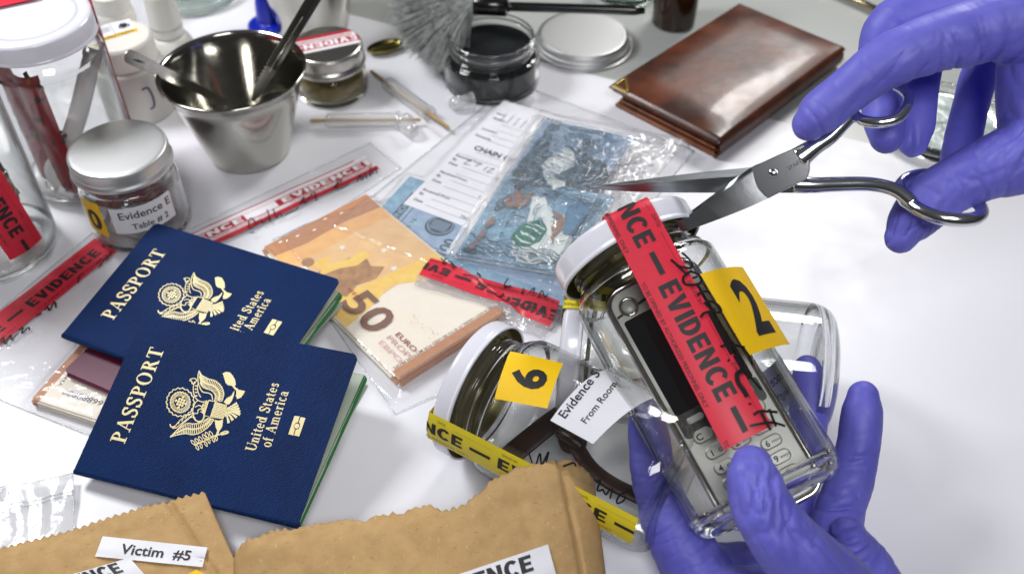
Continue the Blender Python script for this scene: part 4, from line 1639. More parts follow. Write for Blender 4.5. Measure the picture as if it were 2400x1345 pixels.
passport('passport', 'front blue passport with gold eagle, lying over the corner of the other', M_P1, AL1, .13)
passport('passport', 'rear blue passport with gold print, partly covered by the front one', pp_frame(-24.95, 36.55, 1.75, -.407, .015), .134, .03, L=12.9)

# burgundy passport below
Ab, Bb = U(150, 872, 1.0), U(262, 920, 1.0)
M_B = frame(Vector((Ab.x, Ab.y, .78)), Bb - Ab, z=(0, 0, 1))
bt = thing('passport', 'burgundy passport half hidden under the two blue passports', 'passport', M_B)
m = MB()


def rrect(x0, y0, x1, y1, r, n=5):
    out = []
    for cx, cy, a in ((x1 - r, y0 + r, -90), (x1 - r, y1 - r, 0), (x0 + r, y1 - r, 90), (x0 + r, y0 + r, 180)):
        out += [(cx + r * math.cos(R_(a + 90 * i / n)), cy + r * math.sin(R_(a + 90 * i / n))) for i in range(n + 1)]
    return out


m.prism(rrect(0, 0, 8.8, 6.6, .3), .26, .34, 0, bev=.02)
m.prism(rrect(0, 0, 8.8, 6.6, .3), 0, .08, 0, bev=.02)
m.tube([(.3, .05, .17), (8.5, .05, .17)], .168, 0, 12)
m.obj('cover', mat('burgundy_cover', rgb(86, 18, 52), 0.42, bump=(14, .2, .01)), bt)
m = MB()
m.box((4.4, 3.3, .17), (8.5, 6.3, .17), 0)
m.obj('pages', M_PAGE_EDGE, bt)

# ------------------------------------------------------------------ clear bags
def film_bag(name, label, quad, zf, nu=70, nv=70, amp=.05, freq=.55, seed=1, material=None, edge=.035, group=None, edge_noise=.0, sides=(0, 1, 2, 3)):
    """clear flat bag over a quad of photo pixels (TL, TR, BR, BL), zf(x,y) = height it must clear"""
    P = [U(p[0], p[1], .1) for p in quad]
    n1, n2, n3 = vnoise(seed), vnoise(seed + 1), vnoise(seed + 2)
    c = (P[0] + P[1] + P[2] + P[3]) / 4
    M = Matrix.Translation((c.x, c.y, 0))

    def pt(s, t, top=True):
        a = P[0].lerp(P[1], s)
        b = P[3].lerp(P[2], s)
        p = a.lerp(b, t)
        if edge_noise:
            e = edge_noise
            p = p + Vector((n2(t * 9, s * 9) * e, n3(s * 9, t * 9) * e, 0))
        x, y = p.x, p.y
        ed = min(s, 1 - s, t, 1 - t)
        w = min(1, ed / .03)
        if top:
            wr = abs(n1(x * freq + .3 * n2(x, y), y * freq * 2.2)) * 1.0 + .5 * abs(n2(x * freq * 2.3, y * freq * 1.7)) + .25 * n3(x * freq * 5, y * freq * 5)
            z = .06 + (zf(x, y) + amp * wr) * w + .02
        else:
            z = .02
        return Vector((x - c.x, y - c.y, max(z, .03)))
    mb = MB()
    mb.grid(lambda s, t: pt(s, t), nu, nv, 0)
    rim = [pt(s, 0) for s in np.linspace(0, 1, 40)] if 0 in sides else []
    for sd in sides:
        L = [(s, 0) for s in np.linspace(0, 1, 40)] if sd == 0 else [(1, s) for s in np.linspace(0, 1, 40)] if sd == 1 else [(s, 1) for s in np.linspace(0, 1, 40)] if sd == 2 else [(0, s) for s in np.linspace(0, 1, 40)]
        mb.tube([pt(*q) for q in L], edge, 1, 5)
    o = mb.obj(name, [material or M_FILM, M_SEAM], None, M)
    tag(o, label, 'bag', group)
    return o


M_SEAM = film('bag_seam', milk=.35, gloss=1.5, bump=(6, .8, .1))


def bump_boxes(items):
    """height field from (frame, Lx, Ly, height) boxes with soft flanks"""
    I = [(M.inverted(), lx, ly, h) for M, lx, ly, h in items]

    def f(x, y):
        z = 0.0
        for Mi, lx, ly, h in I:
            q = Mi @ Vector((x, y, 0))
            d = max(-q.x, q.x - lx, -q.y, q.y - ly)
            k = 1 - min(1, max(0, d / .9))
            z = max(z, h * k * k * (3 - 2 * k))
        return z
    return f


# --- mid bag: red and white EVIDENCE strip
qm = [(425, 545), (868, 334), (940, 392), (560, 640)]
film_bag('plastic_bag', 'empty clear bag with a red and white EVIDENCE strip behind the rear passport', qm, lambda x, y: .04, amp=.04, seed=31, group='clear evidence bags')
Pa, Pb = U(505, 548, .2), U(872, 380, .2)
Mx = frame((Pa.x, Pa.y, .2), Pb - Pa, z=(0, 0, 1))
Lm = (Pb - Pa).length
m = MB()
n4 = vnoise(77)
mz = lambda l: (lambda u, v: Vector((u, v, l + .05 * n4(u * .5, v * .3))))
m.decal(rect2(-1.2, -.95, Lm, .95), mz(0), 0, .5)
m.decal(rect2(-1.2, .86, Lm - .9, .95), mz(.012), 1, .5)
m.decal(rect2(-1.2, -.95, Lm, -.55), mz(.012), 1, .5)
m.decal(rect2(-1.2, -.18, Lm - .1, .46), mz(.012), 1, .5)
m.decal(join2(rect2(-1.2, .5, Lm, .525), rect2(-1.2, -.24, Lm, -.215), rect2(-1.2, -.5, Lm, -.48)), mz(.012), 1, .5)
for u0 in (-4.2, 4.9):
    m.decal(clip_u(xf(text_fit('EVIDENCE', 6.2, .5, .03), 0, u0 + 3.1, -.11), -1.2, Lm), mz(.03), 0, .5)
    m.decal(clip_u(rect2(u0 + 6.4, -.17, u0 + 8.7, .45), -1.2, Lm - .15), mz(.03), 0, .5)
    m.decal(clip_u(xf(text_fit(FINE1, 7.6, .16), 0, u0 + 4.1, -.44), -1.2, Lm - .2), mz(.03), 1, .5)
tag(m.obj('evidence_strip', [M_WHITE_PRINT, mat('strip_red', rgb(178, 34, 50), .45)], None, Mx), 'red and white EVIDENCE sealing strip with black signature behind the rear passport', 'tape')
hw = [[(597, 545), (585, 548)], [(580, 520), (590, 512), (598, 525), (585, 537), (583, 520)], [(600, 528), (612, 515), (616, 524), (628, 510), (632, 518)], [(626, 492), (634, 520)], [(640, 490), (648, 512), (655, 500), (662, 508)], [(668, 505), (690, 495), (700, 488)],
      [(704, 480), (712, 462), (715, 478), (735, 452), (742, 472)], [(788, 440), (792, 426), (802, 424), (784, 438), (796, 444), (820, 432)], [(838, 428), (844, 410), (848, 424), (856, 408), (860, 420)], [(868, 392), (868, 415)], [(872, 408), (880, 396), (884, 408)]]
m = MB()
for i, h in enumerate(hw):
    pts = [U(x, y, .3) for x, y in h]
    Mi = Mx.inverted()
    loc = [(Mi @ p) for p in pts]
    m.decal(stroke2([(p.x, p.y) for p in loc], .075), lambda u, v: Vector((u, v, .14 + .0015 * i)), 0)
o = m.obj('signature', M_MARKER, [x for x in bpy.data.objects if x.name == 'evidence_strip'][0])

# --- left bag: red EVIDENCE strip
ql = [(215, 520), (420, 560), (250, 1030), (-140, 900)]
film_bag('plastic_bag', 'clear bag with a bright red EVIDENCE strip under both passports at left', [(222, 540), (470, 600), (228, 1026), (-170, 868)],
         bump_boxes([(MEl, 12, 6.6, .74)]), amp=.03, seed=41, group='clear evidence bags')
Pa, Pb = U(-60, 812, .2), U(250, 572, .2)
Mr = frame((Pa.x, Pa.y, .17), Pb - Pa, z=(0, 0, 1))
Lr = (Pb - Pa).length
m = MB()
evidence_tape(m, lambda u, v, l: Vector((u, v, l + .04 * n4(u * .4, 3))), 0, Lr, 2.1, 7.3, Lr - 7.3 * 2 + 1.15, step=.5)
rt = tag(m.obj('evidence_strip', [M_RED_TAPE, M_BLACK_INK], None, Mr), 'bright red EVIDENCE strip sealing the left bag beside the rear passport', 'tape')
m = MB()
hw = [[(0, 802), (8, 792), (12, 806), (24, 786), (28, 796), (44, 780)], [(44, 775), (54, 768), (52, 782), (66, 768), (70, 774)], [(85, 742), (98, 734)], [(104, 728), (112, 720), (116, 728), (128, 708), (132, 722)], [(184, 664), (186, 648), (196, 640)], [(226, 620), (240, 606)], [(232, 628), (252, 598)], [(250, 612), (262, 590)]]
Mi = Mr.inverted()
for i, h in enumerate(hw):
    loc = [Mi @ U(x, y, .22) for x, y in h]
    m.decal(stroke2([(p.x, p.y) for p in loc], .09), lambda u, v: Vector((u, v, .08 + .0015 * i)), 0)
m.obj('signature', M_MARKER, rt)

# --- euro bag
film_bag('plastic_bag', 'clear bag laid round the fifty euro bundle', [(640, 560), (1010, 430), (1240, 830), (925, 968)], bump_boxes([(MEu, 14, 7.7, zt + .02)]), amp=.04, seed=51, group='clear evidence bags', nu=60, nv=60)
# ------------------------------------------------------------------ dollars, custody form, evidence bag
M_USD = hatch(mat('dollar_blue', rgb(122, 158, 182), 0.6, var=(2.2, .9, rgb(164, 194, 212))), 2.6, .55, rgb(74, 118, 150), 5.0)
M_USD_PALE = hatch(mat('dollar_pale', rgb(168, 190, 208), 0.6, var=(2.2, .8, rgb(140, 156, 190))), 3.0, .5, rgb(104, 130, 160), 6.0, 1.2)
M_USD_DARK = hatch(mat('dollar_dark', rgb(46, 58, 70), 0.6, var=(3.0, .8, rgb(78, 98, 112))), 3.0, .22, rgb(128, 150, 164), 6.0, .9)
M_USD_MID = hatch(mat('dollar_mid', rgb(82, 118, 148), 0.6, var=(2.5, .7, rgb(58, 98, 134))), 3.2, .5, rgb(136, 172, 196), 5.0, 2.0)
M_USD_GREEN = mat('dollar_green', rgb(40, 108, 88), 0.6, var=(6, .5, rgb(90, 150, 134)))
M_USD_BROWN = mat('dollar_brown', rgb(130, 100, 92), 0.6, var=(4, .8, rgb(164, 138, 130)))
M_USD_CREAM = hatch(mat('dollar_cream', rgb(222, 226, 222), 0.6, var=(2, .4, rgb(196, 206, 210))), 2.2, .3, rgb(160, 180, 188), 7.0)
USD_MATS = [M_USD, M_USD_PALE, M_USD_DARK, M_USD_MID, M_USD_GREEN, M_USD_BROWN, M_USD_CREAM]


def at_end(shp, ang, dx, dy):
    return xf(shp, ang, dx, dy)


A_, B_ = U(838, 548, .6), U(1062, 628, .6)
MD = frame(Vector((A_.x, A_.y, .03)), B_ - A_, z=(0, 0, 1))
dl = thing('banknote_bundle', 'stack of pale blue dollar prop notes poking out under the custody form', 'banknotes', MD)
m = MB()
zd, _ = note_stack(m, 15.2, 6.4, 10, .062, random.Random(4), end=.1, jit=.14)
m.obj('note_stack', [M_USD_CREAM, M_USD], dl)
m = MB()
z_ = zd + .01
m.box((7.6, 3.2, z_), (15.2, 6.4, .012), 0)
dz = lambda k: (lambda u, v: Vector((u, v, z_ + .01 + .003 * k)))
m.decal(rect2(.9, .75, 14.4, 5.9), dz(0), 1)
m.decal(join2(*[rect2(.2, .25 + .16 * k, 6.4, .29 + .16 * k) for k in range(3)]), dz(1), 3)
m.decal(poly2([(1.0, 1.4), (1.6, 1.4), (1.6, 5.0), (1.0, 5.0)]), dz(1), 2)
m.decal(xf(text_fit('HUNDRED', 3.2, .42, .02), math.pi / 2, 1.5, 3.2), dz(2), 1)
m.decal(rect2(1.85, 1.2, 1.92, 6.5), dz(1), 2)
m.decal(disc2(4.3, 2.9, .95, .95), dz(1), 2)
m.decal(ring2(4.3, 3.0, .78, .84), dz(2), 1)
m.decal(join2(*[rect2(3.7 + .1 * k, 2.5, 3.74 + .1 * k, 3.4) for k in range(12)]), dz(2), 1)
m.decal(xf(text_fit('LB 16', 1.3, .34, .01), math.pi / 2, 2.7, 2.2), dz(1), 4)
m.decal(xf(text_fit('100', 1.5, .8, .02), math.pi / 2, 6.0, 1.4), dz(1), 2)
m.decal(join2(*[rect2(1.2, 1.0 - .05 * k, 6.2, 1.02 - .05 * k) for k in range(2)]), dz(1), 2)
m.obj('top_note', USD_MATS, dl)

# custody form
A_, B_ = U(945, 475, .75), U(1105, 535, .75)
MF = frame(Vector((A_.x, A_.y, zd + .06)), B_ - A_, z=(0, 0, 1))
FL = 13.4
fm = MB()
fm.box((4.2, FL / 2, 0), (8.4, FL, .016), 0)
fz = lambda u, v: Vector((u, v, .018))
sh_ = []
for k, y in enumerate((.55, 1.25, 2.0, 2.75, 3.5, 4.3, 5.1, 6.3, 7.0, 8.5, 9.2, 9.9, 10.6)):
    x0 = 1.35 if k not in (7,) else .3
    sh_.append(rect2(x0, y, 8.0, y + .025))
for y, tx in ((.62, 'Date'), (1.32, 'By'), (1.75, 'Received from'), (2.9, 'Date'), (3.45, 'By'), (3.9, 'Received from'), (5.0, 'Date'), (5.5, 'By'), (5.95, 'Received from'), (8.6, 'Remarks'), (9.5, 'Location'), (11.0, 'Agency'), (11.6, 'Item')):
    sh_.append(xf(text2d(tx, .26, .014), 0, .35, y))
for y in (.62, 2.85, 5.0):
    sh_.append(xf(text2d('Time', .26, .014), 0, 3.9, y))
sh_.append(xf(text_fit('CHAIN OF CUSTODY', 6.6, .5, .035, 'LEFT'), 0, 1.0, 7.2))
sh_.append(xf(text_fit('EVIDENCE', 4.6, .62, .04, 'LEFT'), 0, 3.2, 12.4))
for k in range(4):
    sh_.append(rect2(1.0 + .55 * k, 10.9, 1.05 + .55 * k, 12.0))
sh_.append(stroke2([(1.3, 5.9), (1.6, 6.1), (1.3, 5.5), (1.75, 5.55)], .06))
sh_.append(stroke2([(2.1, 5.6), (2.3, 6.0)], .06))
sh_.append(stroke2([(2.8, 5.5), (2.9, 6.0)], .06))
sh_.append(stroke2([(3.1, 5.9), (3.4, 6.0), (3.1, 5.5), (3.5, 5.55)], .06))
fm.decal(join2(*sh_), fz, 1)
tag(fm.obj('custody_form', [M_LABEL, M_BLACK_INK], None, MF), 'white chain of custody form inside the large evidence bag', 'form')

# crumpled inner bag of notes
TL, TR, BR, BL = (1268, 276), (1600, 342), (1345, 655), (1060, 603)
Pq = [U(*p, 1.0) for p in (TL, TR, BR, BL)]
ci = (Pq[0] + Pq[1] + Pq[2] + Pq[3]) / 4
MI = Matrix.Translation((ci.x, ci.y, 0))
nA, nB = vnoise(61), vnoise(62)
zbase = .95


def inner_z(s, t):
    r = abs(nA(s * 3.3 + t * 1.2, t * 3.0)) * .28 + .16 * abs(nB(s * 7 + 2 * t, t * 6 - s)) + .05 * nA(s * 16, t * 16)
    return zbase + r * min(1, 12 * min(s, 1 - s, t, 1 - t) + .15)


def notes_z(s, t):
    return zbase + .10 + .10 * nA(s * 3.3 + t * 1.2, t * 3) + .05 * nB(s * 6, t * 6)


def ipt(s, t, z):
    p = Pq[0].lerp(Pq[1], s).lerp(Pq[3].lerp(Pq[2], s), t)
    return Vector((p.x - ci.x, p.y - ci.y, z))


nn = MB()
nz = [0]


def nd(shp, mi):
    nz[0] += 1
    k = .006 * nz[0]
    def rag(s, t):
        a = s + .012 * nB(s * 34, t * 34) + .02 * nA(s * 13, t * 13)
        b = t + .012 * nA(s * 34 + 9, t * 34) + .02 * nB(s * 13, t * 13 + 5)
        a, b = min(max(a, .03), .85), min(max(b, .02), .97)
        return ipt(a, b, notes_z(a, b) + k + (.08 if b > .46 else 0))
    nn.decal(shp, rag, mi, .022)


def px_st(pts):
    """photo pixels -> (s, t) on the inner bag"""
    f = homography([(TL[0], TL[1]), (TR[0], TR[1]), (BR[0], BR[1]), (BL[0], BL[1])], [(0, 0), (1, 0), (1, 1), (0, 1)])
    return [f(*p) for p in pts]


nn.grid(lambda s, t: ipt(.03 + .66 * s, .015 + .47 * t, notes_z(.03 + .66 * s, .015 + .47 * t)), 30, 24, 1)
nn.grid(lambda s, t: ipt(.02 + .83 * s, .46 + .52 * t, notes_z(.02 + .83 * s, .46 + .52 * t) + .07), 34, 26, 0)
nn.grid(lambda s, t: ipt(.02 + .83 * s, .98, zbase - .3 + (.4 + .07) * t), 34, 2, 0)
# upper note: dark surround, pale oval with a plain shaded head and shoulders
nd(poly2(px_st([(1290, 292), (1322, 296), (1250, 400), (1240, 450), (1180, 478), (1190, 430)])), 2)
nd(poly2(px_st([(1330, 300), (1440, 318), (1430, 350), (1340, 335)])), 3)
nd(poly2(px_st([(1252, 378), (1300, 350), (1340, 380), (1390, 400), (1415, 440), (1400, 478), (1330, 480), (1240, 470), (1200, 462)])), 2)
nd(disc2(*px_st([(1300, 405)])[0], .085, .085, 20), 6)
nd(poly2(px_st([(1285, 325), (1320, 318), (1326, 360), (1305, 385), (1278, 380)])), 1)
nd(disc2(*px_st([(1372, 358)])[0], .058, .052, 16), 2)
nd(poly2(px_st([(1326, 382), (1360, 372), (1410, 412), (1420, 440), (1380, 432), (1330, 425)])), 2)
nd(poly2(px_st([(1250, 420), (1290, 430), (1310, 470), (1280, 478)])), 6)
nd(stroke2(px_st([(1420, 310), (1432, 345), (1470, 340)]), (.01, .03, .01)), 3)
nd(stroke2(px_st([(1300, 300), (1360, 306), (1420, 318)]), (.01, .025, .01)), 3)
nd(stroke2(px_st([(1340, 320), (1400, 330), (1408, 360)]), (.01, .03, .01)), 1)
# lower note
nd(poly2(px_st([(1235, 445), (1260, 430), (1180, 500), (1140, 530), (1150, 505)])), 2)
nd(poly2(px_st([(1165, 498), (1190, 476), (1234, 488), (1222, 515), (1180, 512)])), 5)
nd(disc2(*px_st([(1262, 588)])[0], .21, .15, 24), 6)  # bag film's broad highlight, painted onto the note as a pale oval
nd(poly2(px_st([(1232, 500), (1262, 495), (1290, 530), (1265, 550), (1225, 548)])), 6)
nd(disc2(*px_st([(1230, 572)])[0], .115, .085, 20), 4)
gl_ = px_st([(1230, 572)])[0]
nd(join2(*[rect2(gl_[0] - .07, gl_[1] - .05 + .028 * k, gl_[0] + .07, gl_[1] - .043 + .028 * k) for k in range(4)]), 6)
for (x, y) in ((1122, 568), (1106, 588), (1138, 545)):
    nd(disc2(*px_st([(x, y)])[0], .035, .035, 10), 5)
nd(poly2(px_st([(1072, 598), (1088, 584), (1120, 604), (1090, 612)])), 2)
nd(poly2(px_st([(1335, 500), (1372, 508), (1330, 580), (1300, 560)])), 3)
nd(poly2(px_st([(1290, 520), (1302, 530), (1310, 560), (1288, 590), (1276, 560)])), 5)
for k in range(7):
    x = 1150 + 9 * k
    nd(stroke2(px_st([(x, 600 - 17 * k), (x + 8, 598 - 17 * k)]), .012, smooth=False), 4)
bx = px_st([(1330, 610), (1352, 560)])
th_ = text_fit('100', .2, .09, .01)
nd(xf(th_, -1.25, .86, .78), 3)
for k in range(5):
    nd(stroke2([(.04 + .0 * k, .955 - .02 * k), (.85, .962 - .02 * k)], .006, smooth=False), 3 if k % 2 else 2)
q_ = random.Random(19)


def dashes(n, box, L0, L1, w, ang0, spread):
    out = []
    for _ in range(n):
        x, y = q_.uniform(box[0], box[2]), q_.uniform(box[1], box[3])
        a = ang0 + q_.gauss(0, spread)
        L = q_.uniform(L0, L1)
        out.append(stroke2([(x, y), (x + L * .5 * math.cos(a) + .01 * q_.gauss(0, 1), y + L * .5 * math.sin(a)), (x + L * math.cos(a), y + L * math.sin(a))], (w * .4, w, w * .4), 3))
    return join2(*out)


for k in range(3):
    nd(dashes([30, 60, 16][k], (.05, .04, .66, .45), .03, .12, .006, [.3, 1.5, 2.4][k], .35), [2, 3, 1][k])
    nd(dashes([30, 60, 12][k], (.05, .50, .82, .95), .03, .12, .006, [.0, 1.6, .4][k], .3), [2, 3, 1][k])
for k in range(16):
    nd(stroke2([(.06, .06 + .025 * k), (.3, .075 + .025 * k), (.62, .05 + .025 * k)], .004), 3 if k % 3 else 2)
nd(join2(*[stroke2([(.06, .52 + .012 * k), (.80, .53 + .012 * k)], .004, smooth=False) for k in range(4)]), 2)
nd(join2(*[stroke2([(.80 - .012 * k, .52), (.82 - .012 * k, .95)], .004, smooth=False) for k in range(5)]), 2)
inn_t = tag(nn.obj('loose_banknotes', USD_MATS, None, MI), 'crumpled pair of blue dollar prop notes in the small bag under the scissors', 'banknotes')

fb = MB()
fb.grid(lambda s, t: ipt(s, t, inner_z(s, t) + .12), 80, 70, 0)
fb.grid(lambda s, t: ipt(s, t, zbase - .02), 8, 8, 0)
for L in ([(s, 0.0) for s in np.linspace(0, 1, 30)], [(0.0, s) for s in np.linspace(0, 1, 30)], [(s, 1.0) for s in np.linspace(0, 1, 30)], [(1.0, s) for s in np.linspace(0, 1, 30)]):
    fb.tube([ipt(s, t, inner_z(s, t) + .1) for s, t in L], .03, 1, 5)
fb.grid(lambda s, t: ipt(-.055 + .075 * s, t, inner_z(.02, t) + .2 + .1 * nB(t * 14, s * 3)), 4, 60, 1)
tag(fb.obj('plastic_bag', [M_FILM_CRUMPLED, M_SEAM], None, MI), 'small crumpled clear bag of dollar notes lying on the custody form', 'bag', 'clear evidence bags')

# outer evidence bag
hf = bump_boxes([(MEu, 14, 7.7, zt + .02), (MD, 15.2, 6.4, zd + .02), (MF, 8.4, FL, zd + .05)])
Pqi = [(p.x, p.y) for p in Pq]


def outer_h(x, y):
    z = hf(x, y)
    # clear the crumpled bag
    f = inner_map(x, y)
    d = max(-f[0], f[0] - 1, -f[1], f[1] - 1)
    k = 1 - min(1, max(0, d / .08))
    return max(z, 1.38 * k * k * (3 - 2 * k))


inner_map = homography(Pqi, [(0, 0), (1, 0), (1, 1), (0, 1)])
film_bag('plastic_bag', 'large clear evidence bag holding the custody form and dollars, sealed with red tape', [(1204, 192), (1626, 352), (1292, 772), (752, 556)], outer_h,
         nu=100, nv=100, amp=.10, freq=.5, seed=71, group='clear evidence bags', edge=.05)
Pa, Pb = U(998, 652, .25), U(1300, 748, .25)
Mq = frame((Pa.x, Pa.y, .0), Pb - Pa, z=(0, 0, 1))
Lq = (Pb - Pa).length
m = MB()
def wavy(u, v):
    w = Mq @ Vector((u, v, 0))
    return outer_h(w.x, w.y) + .44 + .10 * math.sin(u * 1.1 + .5) * (1 if v < 0 else .6) + .05 * n4(u, v)


evidence_tape(m, lambda u, v, l: Vector((Lq - u, -v, wavy(Lq - u, -v) + l)), 0, Lq, 1.6, 7.0, -.2, step=.2, ink=.05)
qt = tag(m.obj('evidence_strip', [M_RED_TAPE, M_BLACK_INK], None, Mq), 'red EVIDENCE strip closing the dollar bag, its print upside down', 'tape')
m = MB()
m.grid(lambda s, t: Vector((-.1 + (Lq + .1) * s, -.8 - .75 * t, wavy(-.1 + (Lq + .1) * s, -1) * (1 - .65 * t) + .12 * math.sin(s * 23) * t)), 60, 5, 0)
m.obj('clear_edge', film('strip_edge', milk=.3, gloss=1.6, bump=(4, .8, .1)), qt)
m = MB()
hw = [[(1035, 628), (1042, 634), (1048, 628), (1040, 640), (1058, 636), (1066, 652)], [(1058, 640), (1072, 648)], [(1082, 646), (1086, 648)], [(1086, 664), (1112, 668), (1126, 660), (1118, 654)], [(1192, 668), (1182, 682), (1198, 684)], [(1180, 690), (1168, 700)], [(1222, 700), (1228, 692)], [(1240, 702), (1252, 694), (1250, 704)], [(1262, 712), (1270, 700), (1276, 712), (1284, 706)]]
Mi = Mq.inverted()
for i, h in enumerate(hw):
    loc = [Mi @ U(x, y, .55) for x, y in h]
    m.decal(stroke2([(p.x, p.y) for p in loc], .085), lambda u, v: Vector((u, v, wavy(u, v) + .1 + .0015 * i)), 0)
m.obj('signature', M_MARKER, qt)

# ------------------------------------------------------------------ swab vials
M_CLEAR_PLASTIC = film('clear_plastic', tint=(.95, .95, .94, 1), milk=.30, gloss=1.2, bump=(.5, .05, .02), rough=.06, power=2.0)
M_WOOD = mat('pale_wood', rgb(204, 172, 118), .6, stretch=(1, 1, 1), var=(4, .5, rgb(186, 150, 96)))


def swab_tube(label, a, b, s0, s1, z=.55):
    P, Q = U(a[0], a[1], z), U(b[0], b[1], z)
    M = frame(P, Q - P, z=(0, 0, 1))
    L = (Q - P).length
    t = thing('swab_tube', label, 'swab tube', M, 'glass swab tubes')
    m = MB()
    r = .52
    X = Matrix.Rotation(math.pi / 2, 4, 'Y')
    m.lathe(smooth_prof([(.001, 0), (.2, .02), (.4, .15), (r, .5), (r, L * .5), (r, L - .3), (r + .06, L - .2), (r + .06, L)], 4), 0, 28, X)
    m.obj('tube_body', M_CLEAR_PLASTIC, t)
    iM = M.inverted()
    p0, p1 = iM @ U(s0[0], s0[1], z), iM @ U(s1[0], s1[1], z)
    m = MB()
    m.tube([p0, p0.lerp(p1, .5), p1], .12, 0, 10)
    m.obj('wooden_stick', M_WOOD, t)
    return t


swab_tube('capped clear swab tube with a thin wooden stick, lying level across the sheet', (760, 283), (938, 280), (728, 283), (985, 281))
swab_tube('clear swab tube with a wooden stick pointing down to the custody form', (905, 192), (1008, 268), (870, 168), (1052, 300))


def plastic_cap(label, a, ang, z0=.12):
    M = zframe(U(a[0], a[1], 0), ang) @ Matrix.Translation((0, 0, .62)) @ Matrix.Rotation(R_(82), 4, 'Y')
    m = MB()
    m.lathe(smooth_prof([(.62, -.9), (.6, -.6), (.56, 0), (.5, .5), (.3, .75), (.001, .8)], 4), 0, 28)
    m.lathe([(.62, -.9), (.75, -.92), (.75, -1.0), (.6, -1.0)], 0, 28)
    tag(m.obj('plastic_cap', M_CLEAR_PLASTIC, None, M), label, 'cap', 'clear plastic caps')


plastic_cap('clear plastic cap lying by the powder jar base', (1078, 258), R_(200))
plastic_cap('clear plastic cap lying below the crossing of the swab tubes', (962, 318), R_(-62))

# ------------------------------------------------------------------ wallet
WT = [(1427, 190), (1690, 322), (1965, 92), (1720, -10)]
Pw = [U(*p, 2.1) for p in WT]
Mw_ = frame(Vector((Pw[0].x, Pw[0].y, 0)), Pw[1] - Pw[0], z=(0, 0, 1))
WX, WY = (Pw[1] - Pw[0]).length, 16.6
wl = thing('leather_wallet', 'glossy brown leather travel wallet with a gold corner, on the sheet edge', 'wallet', Mw_)
M_LEATHER = mat('brown_leather', rgb(104, 52, 27), 0.32, spec=.5, coat=.15, var=(.35, 1.0, rgb(52, 24, 13)), bump=(1.1, .22, .05), rvar=(.8, .42))
M_LEATHER_IN = mat('leather_edge', rgb(132, 76, 46), 0.45, var=(1.5, .8, rgb(58, 30, 16)), bump=(4, .2, .03))


def pad(mb, z0, z1, ins, puff, mi=0):
    """padded flap: flat underside, crowned top with a rounded rim"""
    def ease(e, w):
        k = min(1, max(0, e / w))
        return 1 - (1 - k) ** 2

    def top(s, t):
        x, y = ins + (WX - 2 * ins) * s, ins * .4 + (WY - ins) * t
        ex, ey = min(s, 1 - s) * WX, min(t, 1 - t) * WY
        rim = min(1, min(ex, ey) / .22)
        k = ease(ex - .2, 2.6) * ease(ey - .2, 2.6)
        return Vector((x, y, z0 + (z1 - z0) * math.sqrt(max(0, 1 - (1 - rim) ** 2)) + puff * k + .04 * nA(x * .4, y * .35) * k))
    mb.grid(top, 60, 90, mi)
    mb.grid(lambda s, t: Vector((ins + (WX - 2 * ins) * (1 - s), ins * .4 + (WY - ins) * t, z0)), 1, 1, mi)


m = MB()
pad(m, 1.52, 1.80, 0, .42)
m.obj('top_flap', M_LEATHER, wl)
m = MB()
for z0, z1, ix, iy in ((1.24, 1.43, .25, .12), (.88, 1.04, .95, .42), (.54, .70, .80, .30), (.03, .32, .55, .15)):
    rr_ = (z1 - z0) / 2
    m.box(((WX - .2 + ix) / 2, WY / 2 + iy / 2, (z0 + z1) / 2), (WX - .2 - ix, WY - .1 - iy, z1 - z0), 0, rr_ * .92, seg=4)
m.obj('inner_leaves', M_LEATHER_IN, wl)
m = MB()
m.grid(lambda s, t: Vector((WX - .34 + .38 * math.sin(s * math.pi) ** .7, .12 + (WY - .24) * t, .05 + 1.62 * s)), 14, 10, 0)
m.grid(lambda s, t: Vector((WX - .34, .12 + (WY - .24) * t, .05 + 1.62 * s)), 2, 2, 0)
m.obj('spine_fold', M_LEATHER, wl)
m = MB()
gz = lambda u, v: Vector((u, v, 1.9))
for pts in ([(-.05, -.04), (1.35, -.04), (1.35, .16), (.16, .16), (.16, 1.35), (-.05, 1.35)],):
    m.prism([(x + .3, y + .12) for x, y in pts], 1.7, 1.90, 0, bev=.03)
m.prism([(1.45, .22), (1.65, .22), (.5, 1.47), (.4, 1.32)], 1.8, 1.94, 0, bev=.02)
m.obj('gold_corner', mat('gold_metal', rgb(214, 190, 110), .22, metal=1.0), wl)

# ------------------------------------------------------------------ round dish and rod behind the cutting hand
Mg = zframe(U(2205, 300))
gt = thing('specimen_dish', 'round clear dish with pale bluish contents behind the cutting hand', 'dish', Mg)
m = MB()
m.lathe(smooth_prof([(.001, .12), (4.0, .12), (4.3, .0), (4.5, .3), (4.5, .9), (4.4, 1.1), (4.3, .9), (4.2, .4), (.001, .3)], 3), 0, 64)
m.obj('dish_body', glass('dish_glass', (.93, .96, .94, 1)), gt)
m = MB()
m.grid(lambda s, t: Vector((3.6 * t * math.cos(6.283 * s), 3.6 * t * math.sin(6.283 * s), .42 + .12 * abs(nA(s * 9, t * 4)))), 60, 12, 0, cu=True)
m.obj('contents', mat('pale_shards', rgb(206, 216, 212), .3, var=(.7, 1.0, rgb(140, 160, 158)), bump=(.8, .6, .2)), gt)
Pr, Ps = U(1930, -32, .35), U(2075, 32, .35)
Mr_ = frame(Pr, Ps - Pr, z=(0, 0, 1))
m = MB()
m.tube([(-6, 0, 0), ((Ps - Pr).length, 0, 0)], .28, 0, 14)
tag(m.obj('metal_rod', mat('gold_steel', rgb(190, 176, 140), .2, metal=1.0), None, Mr_), 'thin metal rod lying at the top edge beyond the wallet', 'rod')

